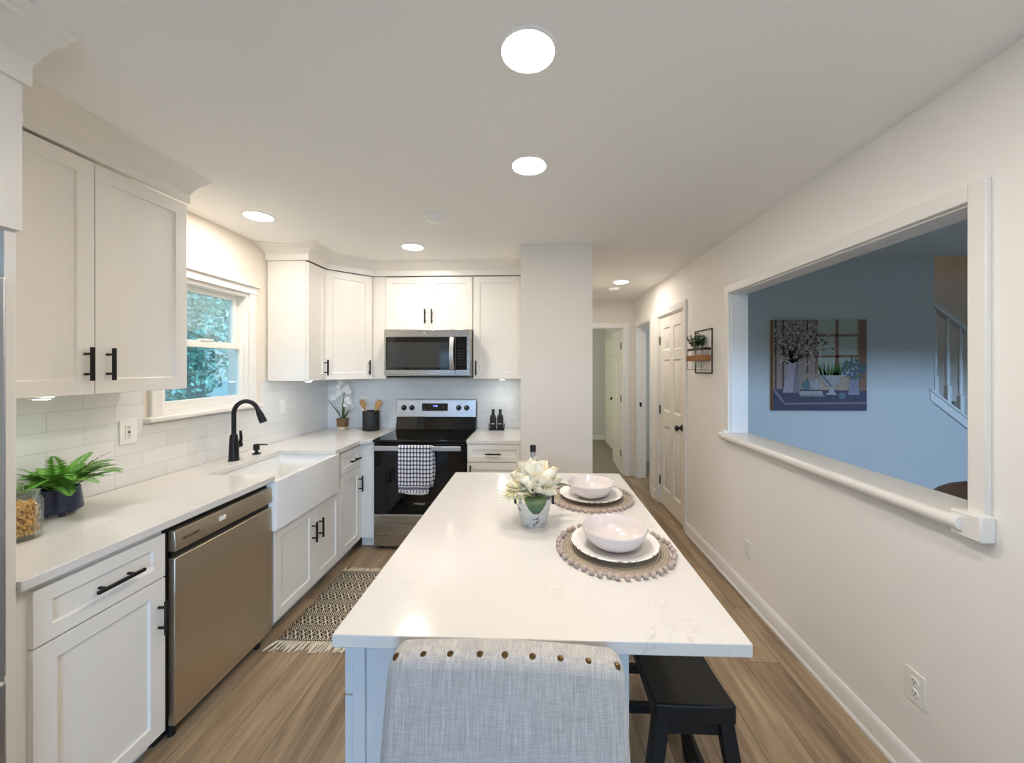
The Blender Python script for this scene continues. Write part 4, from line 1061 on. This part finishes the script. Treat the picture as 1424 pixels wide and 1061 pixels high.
spoon('wooden spoon leaning right out of the black crock', (kx - 0.03, ky + 0.01, 0.93), (kx + 0.088, ky - 0.01, 1.20), 0)

cx_, cy_ = -0.372, 3.615
t = thing('bottle_caddy', 'small black wire caddy holding the two oil bottles', 'caddy', (cx_, cy_, 0.9142))
G().box(cx_ - 0.070, cx_ + 0.070, cy_ - 0.036, cy_ + 0.036, 0.9142, 0.920).build('tray', 'black', t, 0.002)
g = G(); loop = [(cx_ - 0.073, cy_ - 0.038, 0.96), (cx_ + 0.073, cy_ - 0.038, 0.96), (cx_ + 0.073, cy_ + 0.038, 0.96), (cx_ - 0.073, cy_ + 0.038, 0.96), (cx_ - 0.073, cy_ - 0.038, 0.96)]
for a, b in zip(loop, loop[1:]): g.tube([a, b], 0.002, 8)
for a in loop[:4]: g.tube([a, (a[0] * 0.95 + cx_ * 0.05, a[1], 0.918)], 0.002, 8)
for s in (-1, 1): g.tube([(cx_ + s * 0.073, cy_, 0.96), (cx_ + s * 0.082, cy_, 0.975), (cx_ + s * 0.090, cy_, 0.968)], 0.002, 8)
g.build('wire_frame', 'black', t)
B0 = thing('oil_bottle', 'dark oil bottle on the left in the wire caddy', 'bottle', (cx_ - 0.034, cy_, 0.9203), 'oil bottles in the caddy')
bx = cx_ - 0.034
G().lathe((bx, cy_, 0.9203), [(0, 0), (0.028, 0), (0.030, 0.003), (0.030, 0.105), (0.026, 0.125), (0.014, 0.142), (0.013, 0.175), (0.0145, 0.178), (0.0145, 0.188), (0, 0.188)], 24).build('body', 'charcoal', B0, smooth=50)
G().tube([(bx, cy_, 1.1085), (bx, cy_, 1.122), (bx - 0.003, cy_ - 0.006, 1.14)], [0.006, 0.004, 0.003], 8).build('pourer', 'chrome', B0)
o = G().obox((bx, cy_ - 0.0302, 0.975), PX, Z, NY, -0.014, 0.014, -0.004, 0.004, -0.003, 0.0006).build('label', 'stoneware', B0)
dup(B0, (cx_ + 0.034, cy_, 0.9203), label='dark oil bottle on the right in the wire caddy')

# ------------------------------------------------------------------ rug
t = thing('rug', 'black and cream patterned rug with fringed ends in front of the sink', 'rug', (-1.12, 2.41, 0))
g = G(); rx0_, rx1_, ry0, ry1 = -1.425, -0.82, 2.045, 2.770
n = 12; V = [[g.b.verts.new((rx0_ + (rx1_ - rx0_) * i / n + 0.002 * math.sin(j), ry0 + (ry1 - ry0) * j / 16, 0.0075 + 0.0008 * math.sin(i * 1.3 + j))) for j in range(17)] for i in range(n + 1)]
for A, B in zip(V, V[1:]):
    for j in range(16): g.f([A[j], B[j], B[j+1], A[j+1]])
o = g.build('woven_body', 'rug', t, smooth=180); sm = o.modifiers.new('thick', 'SOLIDIFY'); sm.thickness = 0.006; sm.offset = -1
for y, s in ((ry0, -1), (ry1, 1)):
    g = G()
    for k in range(64):
        x = rx0_ + 0.004 + (rx1_ - rx0_ - 0.008) * k / 63; dx = random.uniform(-.03, .02) + (-0.012 if s < 0 else 0.0); L = random.uniform(0.055, 0.075) if s < 0 else random.uniform(0.04, 0.055)
        g.tube([(x, y - s * 0.004, 0.0085), (x + dx * .3, y + s * L * .3, 0.008), (x + dx * .7, y + s * L * .7, 0.005), (x + dx, y + s * L, 0.004)], [0.003, 0.0042, 0.004, 0.0025], 6)
    o = g.build('fringe', 'cord', t); o['label'] = 'cream cotton fringe'

# ------------------------------------------------------------------ upholstered chair with nail heads
ccx, cyt = -0.062, 0.735
t = thing('dining_chair', 'linen upholstered dining chair with brass nail heads, backed up to the island', 'chair', (ccx, 0.55, 0))
g = G(); nu, nv = 20, 14
def backpt(u, v, side):
    half = 0.2245 + 0.012 * (1 - v) + 0.0 
    x = ccx + u * half
    zt = 0.9735 - 0.010 * u * u - 0.012 * max(0, (abs(u) - 0.9) / 0.1) ** 2
    z = 0.42 + (zt - 0.42) * v
    yc = cyt - 0.10 * (1 - v)
    th = 0.036 - 0.004 * v
    puff = 0.008 * (1 - u ** 4) * (1 - (2 * v - 1) ** 6)
    return Vector((x, yc - side * (th + puff), z))
F = [[g.b.verts.new(backpt(2 * i / nu - 1, j / nv, 1)) for j in range(nv + 1)] for i in range(nu + 1)]
K = [[g.b.verts.new(backpt(2 * i / nu - 1, j / nv, -1)) for j in range(nv + 1)] for i in range(nu + 1)]
for i in range(nu):
    for j in range(nv): g.f([F[i][j], F[i+1][j], F[i+1][j+1], F[i][j+1]]); g.f([K[i][j], K[i][j+1], K[i+1][j+1], K[i+1][j]])
    g.f([F[i][nv], F[i+1][nv], K[i+1][nv], K[i][nv]]); g.f([F[i][0], K[i][0], K[i+1][0], F[i+1][0]])
for j in range(nv): g.f([F[0][j], F[0][j+1], K[0][j+1], K[0][j]]); g.f([F[nu][j], K[nu][j], K[nu][j+1], F[nu][j+1]])
bk = g.build('backrest', 'linen', t, 0.018, 60, 4)
for k in range(9):
    u = -0.925 + 1.85 * k / 8 + (0.02 if k == 3 else 0)
    p = backpt(u, 1.0, 1) + Vector((0, 0.0125, -0.0035 - 0.002 * abs(u)))
    G().lathe(p, [(0.0075, -0.001), (0.0072, 0.0015), (0.005, 0.0042), (0, 0.0055)], 16, (0, -0.70, 0.71)).build('nail_head', 'bronzehead', bk)
g = G(); g.box(ccx - 0.235, ccx + 0.235, 0.20, 0.625, 0.40, 0.485); g.build('seat', 'linen', t, 0.025, 60, 4)
for x in (-0.19, 0.19):
    G().tube([(ccx + x, 0.25, 0.401), (ccx + x, 0.24, 0.001)], [0.022, 0.014], 4).build('leg', 'bark', t)
    G().tube([(ccx + x, 0.60, 0.401), (ccx + x, 0.69, 0.001)], [0.022, 0.015], 4).build('leg', 'bark', t)
t.rotation_euler[2] = -0.022

# ------------------------------------------------------------------ black saddle stools
sx, sy = 0.420, 1.243
S0 = thing('bar_stool', 'black saddle-seat stool tucked under the island overhang, nearest the camera', 'stool', (sx, sy, 0), 'black stools under the island')
g = G(); hw, hl = 0.106, 0.228; n = 14; zt = 0.608
rows = []
for j in range(n + 1):
    y = sy - hl + 2 * hl * j / n; q = (2 * j / n - 1); z = zt + 0.018 * q * q
    rows.append([g.b.verts.new((sx - hw, y, z)), g.b.verts.new((sx - hw * 0.5, y, z - 0.002)), g.b.verts.new((sx + hw * 0.5, y, z - 0.002)), g.b.verts.new((sx + hw, y, z)), g.b.verts.new((sx + hw, y, zt - 0.034)), g.b.verts.new((sx - hw, y, zt - 0.034))])
for A, B in zip(rows, rows[1:]):
    for k in range(6): g.f([A[k], B[k], B[(k+1) % 6], A[(k+1) % 6]])
g.f(rows[0]); g.f(rows[-1][::-1]); g.build('seat', 'stoolblack', S0, 0.006, 30, 3)
g = G(); a, b = hw - 0.02, hl - 0.03
g.box(sx - a, sx + a, sy - b - 0.012, sy - b + 0.008, zt - 0.078, zt - 0.0345); g.box(sx - a, sx + a, sy + b - 0.008, sy + b + 0.012, zt - 0.078, zt - 0.0345)
g.box(sx - a, sx - a + 0.02, sy - b + 0.008, sy + b - 0.008, zt - 0.078, zt - 0.0345); g.box(sx + a - 0.02, sx + a, sy - b + 0.008, sy + b - 0.008, zt - 0.078, zt - 0.0345)
g.build('apron', 'stoolblack', S0, 0.002)
for i in (-1, 1):
    for j in (-1, 1):
        tp = Vector((sx + i * (hw - 0.022), sy + j * (hl - 0.026), zt - 0.035)); bt = Vector((sx + i * (hw + 0.065), sy + j * (hl + 0.02), 0.001))
        gg = G(); r = 0.019
        A = [gg.b.verts.new(tp + Vector((p * r, q * r, 0))) for p, q in ((-1,-1),(1,-1),(1,1),(-1,1))]; B = [gg.b.verts.new(bt + Vector((p * r * .9, q * r * .9, 0))) for p, q in ((-1,-1),(1,-1),(1,1),(-1,1))]
        gg.f(A[::-1]); gg.f(B)
        for k in range(4): gg.f([A[k], A[(k+1) % 4], B[(k+1) % 4], B[k]])
        gg.build('leg', 'stoolblack', S0, 0.002)
def legat(i, j, z): f = (zt - 0.035 - z) / (zt - 0.036); return Vector((sx + i * (hw - 0.022 + 0.087 * f), sy + j * (hl - 0.026 + 0.046 * f), z))
for i in (-1, 1):
    p, q = legat(i, -1, 0.14), legat(i, 1, 0.14); G().box(p.x - 0.009, p.x + 0.009, p.y + 0.017, q.y - 0.017, 0.122, 0.158).build('stretcher', 'stoolblack', S0, 0.002)
for j in (-1, 1):
    p, q = legat(-1, j, 0.21), legat(1, j, 0.21); G().box(p.x + 0.017, q.x - 0.017, p.y - 0.009, p.y + 0.009, 0.192, 0.228).build('stretcher', 'stoolblack', S0, 0.002)
dup(S0, (sx, 1.895, 0), label='second black stool farther under the island, only a leg showing between the nearer legs')

# ------------------------------------------------------------------ wall planter by the hall door
t = thing('wall_planter', 'black wire wall planter with a wooden rail and grey-green sprigs beside the hall door', 'wall planter', (XR, 3.17, 1.46))
a, b, z0, z1, xo = 3.012, 3.325, 1.462, 1.812, XR - 0.006
g = G(); r = [(xo, a, z0), (xo, b, z0), (xo, b, z1), (xo, a, z1), (xo, a, z0)]
for p, q in zip(r, r[1:]): g.tube([p, q], 0.005, 8)
for p in r[:4]: g.ball(p, 0.005, 8, 6)
g.build('frame', 'wire', t)
g = G(); ca, cb = 3.035, 3.315; xw = XR - 0.075
g.tube([(xo, ca, 1.655), (xw, ca, 1.655), (xw, cb, 1.655), (xo, cb, 1.655)], 0.005, 8)
g.box(xw - 0.004, xo, ca - 0.002, ca + 0.002, 1.645, 1.665); g.box(xw - 0.002, xw + 0.002, ca, cb, 1.645, 1.665)
g.tube([(xo, ca, 1.49), (xw, ca, 1.49), (xw, cb, 1.49), (xo, cb, 1.49)], 0.002, 8)
for y in (ca, cb): g.tube([(xw, y, 1.49), (xw, y, 1.655)], 0.0018, 6)
g.build('wire_shelf', 'wire', t)
G().box(XR - 0.086, XR - 0.011, 3.03, 3.32, 1.560, 1.605).build('wood_rail', 'shelfwood', t, 0.002)
for y in (3.095, 3.175, 3.255):
    G().lathe((XR - 0.048, y, 1.50), [(0, 0), (0.011, 0.001), (0.0125, 0.008), (0.0125, 0.165), (0.014, 0.168), (0.0125, 0.168), (0.0112, 0.16), (0.0112, 0.008), (0, 0.006)], 16).build('tube_vase', 'jarglass', t)
    g = G()
    for k in range(9):
        az = random.uniform(0, 6.28); ex = random.uniform(0.02, 0.07); top = random.uniform(1.70, 1.785)
        p0 = Vector((XR - 0.048, y, 1.56)); p1 = Vector((XR - 0.048, y, 1.665)); p2 = Vector((min(XR - 0.012, XR - 0.052 + ex * math.cos(az)), y + ex * math.sin(az) + 0.005, top))
        g.tube([p0, p1, (p1 + p2) / 2 + Z * 0.01, p2], 0.0012, 5)
        for m_ in range(26):
            f = random.uniform(0.25, 1.05); p = p1.lerp(p2, f); aa = random.uniform(0, 6.28); d = Vector((math.cos(aa), math.sin(aa), random.uniform(-.3, .7))).normalized(); s = d.cross(Z).normalized() * 0.009
            L = random.uniform(.016, .024)
            v = [g.b.verts.new(q) for q in (p, p + d * L * .5 + s, p + d * L, p + d * L * .5 - s)]
            for q in v: q.co.x = min(q.co.x, XR - 0.003)
            g.f(v)
    g.build('sprig', 'greyleaf', t, smooth=180)

# ------------------------------------------------------------------ living room: painting, stair rail, armchair
t = thing('painting', 'square still-life canvas of flowers before a window, on the living room wall', 'painting', (2.39, LY, 1.14))
q0, q1, r0, r1 = 2.005, 2.775, 1.142, 1.908
G().box(q0, q1, LY - 0.036, LY - 0.001, r0, r1).build('canvas', 'shelfwood', t, 0.002)
PC = {k: flat('paint_' + k, srgb(*c)) for k, c in dict(wall=(176,154,132), pane=(186,190,174), frame=(146,112,90), post=(104,82,68), table=(84,80,94), edge=(142,130,130), jug=(168,156,160), jugd=(136,124,130), bloss=(206,196,188), twig=(76,64,58), urn=(172,166,164), urnd=(128,120,120), grass=(106,132,76), blue=(96,112,140), vase=(146,142,156), book=(166,162,156), teal=(98,120,126), plank=(160,142,128)).items()}
keys = list(PC); g = G(); yy = LY - 0.0362; PW, PH = q1 - q0, r1 - r0
def pp(c, pts, lift):
    g.mi = keys.index(c); g.prism([(q0 + PW * u, yy - lift, r0 + PH * v) for u, v in pts], (0, 0.0006, 0))
def pr(c, u0, u1, v0, v1, lift): pp(c, [(u0, v0), (u1, v0), (u1, v1), (u0, v1)], lift)
pr('wall', 0, 1, 0, 1, 0.0006)
pr('plank', 0.0, 0.46, 0.22, 1, 0.0010)
for u in (0.02, 0.10, 0.36): pr('post', u, u + 0.018, 0.22, 1.0, 0.0014)
for u0, u1 in ((0.48, 0.665), (0.705, 0.895)):
    for v0, v1 in ((0.38, 0.585), (0.61, 0.815), (0.84, 1.0)): pr('pane', u0, u1, v0, v1, 0.0014)
pr('frame', 0.668, 0.702, 0.36, 1.0, 0.0018); pr('frame', 0.46, 0.92, 0.587, 0.608, 0.0018); pr('frame', 0.46, 0.92, 0.817, 0.838, 0.0018); pr('frame', 0.915, 1.0, 0.22, 1.0, 0.0018); pr('frame', 0.445, 0.478, 0.40, 1.0, 0.0018)
pp('table', [(0, 0), (1, 0), (1, 0.22), (0, 0.24)], 0.0022)
pp('edge', [(0.02, 0.235), (0.13, 0.085), (1, 0.095), (1, 0.078), (0.12, 0.066), (0.0, 0.225)], 0.0026)
def ell(cx, cy, a, b, n=18): return [(cx + a * math.cos(2 * PI * k / n), cy + b * math.sin(2 * PI * k / n)) for k in range(n)]
pp('jug', [(0.105, 0.20), (0.27, 0.195), (0.285, 0.22), (0.265, 0.46), (0.29, 0.53), (0.14, 0.53), (0.15, 0.46)], 0.0030)
pp('jugd', [(0.21, 0.196), (0.27, 0.195), (0.285, 0.22), (0.265, 0.46), (0.29, 0.53), (0.245, 0.53), (0.235, 0.46)], 0.0034)
for k in range(26):
    a = random.uniform(0.3, 2.7); L = random.uniform(.25, .48); u1, v1 = 0.21 + L * math.cos(a) * 0.95, 0.52 + L * math.sin(a) * 0.95
    u1, v1 = min(0.66, max(0.02, u1)), min(0.985, v1); pp('twig', [(0.20, 0.52), (0.213, 0.52), (u1 + 0.004, v1), (u1, v1)], 0.0030)
for k in range(420):
    r = 0.34 * math.sqrt(random.random()); a = random.uniform(0, 6.28); u, v = 0.24 + r * math.cos(a) * 1.0, 0.745 + r * math.sin(a) * .75
    if random.random() < .2: u, v = random.uniform(.3, .66), random.uniform(.62, .86)
    s = random.uniform(.006, .014)
    if 0.015 < u < 0.98 and 0.5 < v < 0.98: pp(random.choice(['bloss'] * 4 + ['twig', 'jug']), [(u - s, v), (u, v - s), (u + s, v), (u, v + s)], 0.0036 + random.random() * 0.0006)
pp('plank', [(0.3, 0.36), (0.52, 0.36), (0.52, 0.40), (0.3, 0.41)], 0.0024)
pp('teal', ell(0.36, 0.28, 0.055, 0.05), 0.0030); pp('book', ell(0.45, 0.29, 0.06, 0.06), 0.0034)
pr('book', 0.28, 0.53, 0.175, 0.215, 0.0034); pr('edge', 0.29, 0.55, 0.155, 0.175, 0.0034)
pp('urn', [(0.50, 0.385), (0.73, 0.40), (0.70, 0.31), (0.64, 0.25), (0.66, 0.20), (0.68, 0.175), (0.56, 0.175), (0.595, 0.21), (0.60, 0.25), (0.54, 0.31)], 0.0038)
pp('urnd', [(0.52, 0.375), (0.55, 0.375), (0.64, 0.26), (0.61, 0.26)], 0.0042)
for k in range(44): u = random.uniform(.50, .72); t_u = u + (u - .61) * .35 + random.uniform(-.02, .02); pp('grass', [(u - .006, .39), (u + .006, .39), (t_u, random.uniform(.46, .57))], 0.0042)
pp('vase', [(0.80, 0.175), (0.92, 0.175), (0.91, 0.36), (0.82, 0.36)], 0.0034)
for k in range(170):
    r = math.sqrt(random.random()); a = random.uniform(0, 6.28); u, v = 0.86 + 0.125 * r * math.cos(a), 0.46 + 0.115 * r * math.sin(a); s = random.uniform(.008, .017)
    pp(random.choice(['blue', 'blue', 'teal', 'grass']), [(u - s, v), (u, v - s), (u + s, v), (u, v + s)], 0.0038 + random.random() * .0006)
pp('teal', ell(0.74, 0.165, 0.042, 0.035), 0.0034)
g.build('painted_scene', [PC[k] for k in keys], t, smooth=10)

g = G(); g.prism([(SX - 0.04, LY - 0.012, ST(SX - 0.04)), (4.9, LY - 0.012, ST(4.9)), (4.9, LY - 0.012, ST(4.9) - 0.085), (SX - 0.04, LY - 0.012, ST(SX - 0.04) - 0.085)], (0, 0.125, 0))
g.prism([(SX - 0.045, LY - 0.025, ST(SX - 0.045) + 0.012), (4.9, LY - 0.025, ST(4.9) + 0.012), (4.9, LY - 0.025, ST(4.9) - 0.012), (SX - 0.045, LY - 0.025, ST(SX - 0.045) - 0.012)], (0, 0.15, 0))
struct(g.build('trim_stair_stringer', 'trim', bevel=0.003))
g = G()
for k in range(10):
    x = SX + 0.02 + k * 0.25; zt_ = ST(x) - 0.06
    if zt_ > 0.05: g.box(x, x + 0.27, 3.435, 4.44, max(0.001, zt_ - 0.16), zt_)
struct(g.build('floor_stair_treads', 'carpet'))
t = thing('stair_railing', 'white painted stair railing seen through the opening at right', 'railing', (3.9, LY + 0.04, 0.6))
RL = lambda x: ST(x) + 0.77
g = G(); g.prism([(SX + 0.005, LY + 0.01, RL(SX) + 0.02), (4.9, LY + 0.01, RL(4.9) + 0.02), (4.9, LY + 0.01, RL(4.9) - 0.02), (SX + 0.005, LY + 0.01, RL(SX) - 0.02)], (0, 0.06, 0))
g.build('handrail', 'trim', t, 0.008, seg=3)
for k in range(9):
    x = SX + 0.045 + k * 0.105; zb_, zt_ = ST(x) + 0.005, RL(x) - 0.012; y = LY + 0.04; h_ = zt_ - zb_
    g = G(); g.box(x - 0.016, x + 0.016, y - 0.016, y + 0.016, zb_ - 0.012, zb_ + 0.18)
    g.lathe((x, y, zb_), [(0.016, 0.18), (0.011, 0.19), (0.017, 0.205), (0.013, 0.225), (0.018, 0.30), (0.012, h_ * 0.7), (0.009, h_)], 14)
    g.build('baluster', 'trim', t)

t = thing('armchair', 'brown leather armchair whose rounded top shows above the opening sill', 'armchair', (2.5, 1.95, 0))
ax, ay = 2.47, 1.93
g = G(); g.box(ax - 0.06, ax + 0.62, ay - 0.30, ay + 0.30, 0.18, 0.46); g.build('seat', 'leather', t, 0.05, 60, 4)
g = G(); n = 16
ring = [(ax - 0.10, ay + 0.37 * math.cos(PI * k / n), 0.60 + 0.335 * math.sin(PI * k / n) ** 0.8) for k in range(n + 1)]
g.prism([(ax - 0.10, ay + 0.37, 0.18)] + ring + [(ax - 0.10, ay - 0.37, 0.18)], (-0.17, 0, 0)); g.build('backrest', 'leather', t, 0.05, 60, 4)
for s in (-1, 1):
    g = G(); g.box(ax - 0.05, ax + 0.60, ay + s * 0.305, ay + s * 0.42, 0.14, 0.62); g.build('arm', 'leather', t, 0.04, 60, 4)
for x in (ax - 0.2, ax + 0.52):
    for y in (ay - 0.27, ay + 0.27): G().cyl((x, y, 0.001), (x, y, 0.179), 0.02, 0.026, 12).build('leg', 'bark', t)

# ------------------------------------------------------------------ outside the kitchen window
g = G(); g.box(-30, -2.4, -14, 34, -0.5, -0.4); struct(g.build('floor_lawn', 'grass'))
def m_leaf_out():
    t = NT('tree_leaf'); o = t.coord(); n = t.noise(o, 2.2, 3)
    t.set(Base_Color=t.ramp(n, [(0.3, srgb(60, 108, 96)), (0.5, srgb(122, 164, 144)), (0.68, srgb(204, 226, 210))]), Roughness=0.4); return t.m
M['treeleaf'] = m_leaf_out()
def tree(name, label, x, y, h, r, zc, n, leafs=0.09, trunk=True, cat='tree'):
    t = thing(name, label, cat, (x, y, -0.4))
    if trunk:
        G().tube([(x, y, -0.41), (x + 0.05, y + 0.03, 0.8), (x - 0.03, y + 0.02, zc)], [0.17, 0.13, 0.06], 12).build('trunk', 'bark', t)
    g = G()
    for k in range(n):
        while True:
            p = Vector((random.uniform(-1, 1), random.uniform(-1, 1), random.uniform(-1, 1)))
            if 0.35 < p.length < 1: break
        p = Vector((x + p.x * r, y + p.y * r, zc + p.z * h)); a = Vector((random.gauss(0, 1), random.gauss(0, 1), random.gauss(0, 1))).normalized(); b = a.orthogonal().normalized(); b.rotate(Matrix.Rotation(random.uniform(0, 6.28), 3, a))
        s = leafs * random.uniform(.6, 1.3); c = a.cross(b)
        v = [g.b.verts.new(q) for q in (p - b * s, p + c * s * .45, p + b * s, p - c * s * .45)]; g.f(v)
    g.build('foliage', 'treeleaf', t, smooth=10); return t
tree('leafy_tree', 'large leafy tree filling the upper kitchen window', -7.0, 6.5, 2.5, 2.2, 3.2, 17000, 0.06)
tree('leafy_tree', 'tall leafy tree behind the pale shed, at the right of the kitchen window', -13.2, 14.2, 3.4, 2.8, 4.4, 7000, 0.15)
t = tree('shrub', 'low dark shrub at the bottom of the kitchen window', -4.6, 4.4, 0.8, 0.9, 0.35, 3000, 0.06, False, 'shrub')
M['shrubleaf'] = paint('shrub_leaf', srgb(46, 84, 66), 0.5, 0.4, 12, 0.0)
for c in t.children: c.data.materials[0] = M['shrubleaf']
t = tree('shrub', 'low shrub with white blossoms under the right of the kitchen window', -5.6, 6.6, 0.75, 0.9, 0.2, 2500, 0.07, False, 'shrub')
for c in t.children: c.data.materials[0] = M['shrubleaf']
g = G()
for k in range(420):
    d = Vector((random.gauss(0, 1), random.gauss(0, 1), abs(random.gauss(0, 1)))).normalized(); p = Vector((-5.6 + d.x * 0.92, 6.6 + d.y * 0.92, 0.2 + d.z * 0.77)); a = d.orthogonal().normalized() * 0.045; b = d.cross(a)
    g.f([g.b.verts.new(q) for q in (p - a, p - b, p + a, p + b)])
o = g.build('blossoms', 'orchid', t, smooth=10); o['label'] = 'white blossoms'
M['shedgrey'] = paint('shed_paint', srgb(148, 144, 140), 0.7, 0.05, 4, 0.05, 60)
t = thing('garden_shed', 'pale grey garden shed beyond the right of the kitchen window', 'shed', (-9.2, 10.7, -0.4))
G().box(-10.4, -8.2, 9.2, 12.4, -0.4, 2.3).build('wall', 'shedgrey', t, 0.02)
G().prism([(-10.6, 9.0, 2.301), (-8.0, 9.0, 2.301), (-9.3, 9.0, 3.0)], (0, 3.6, 0)).build('roof', 'steel_fr', t)
G().box(-8.2, -8.17, 10.4, 11.3, -0.38, 1.7).build('door', 'trim', t, 0.01)
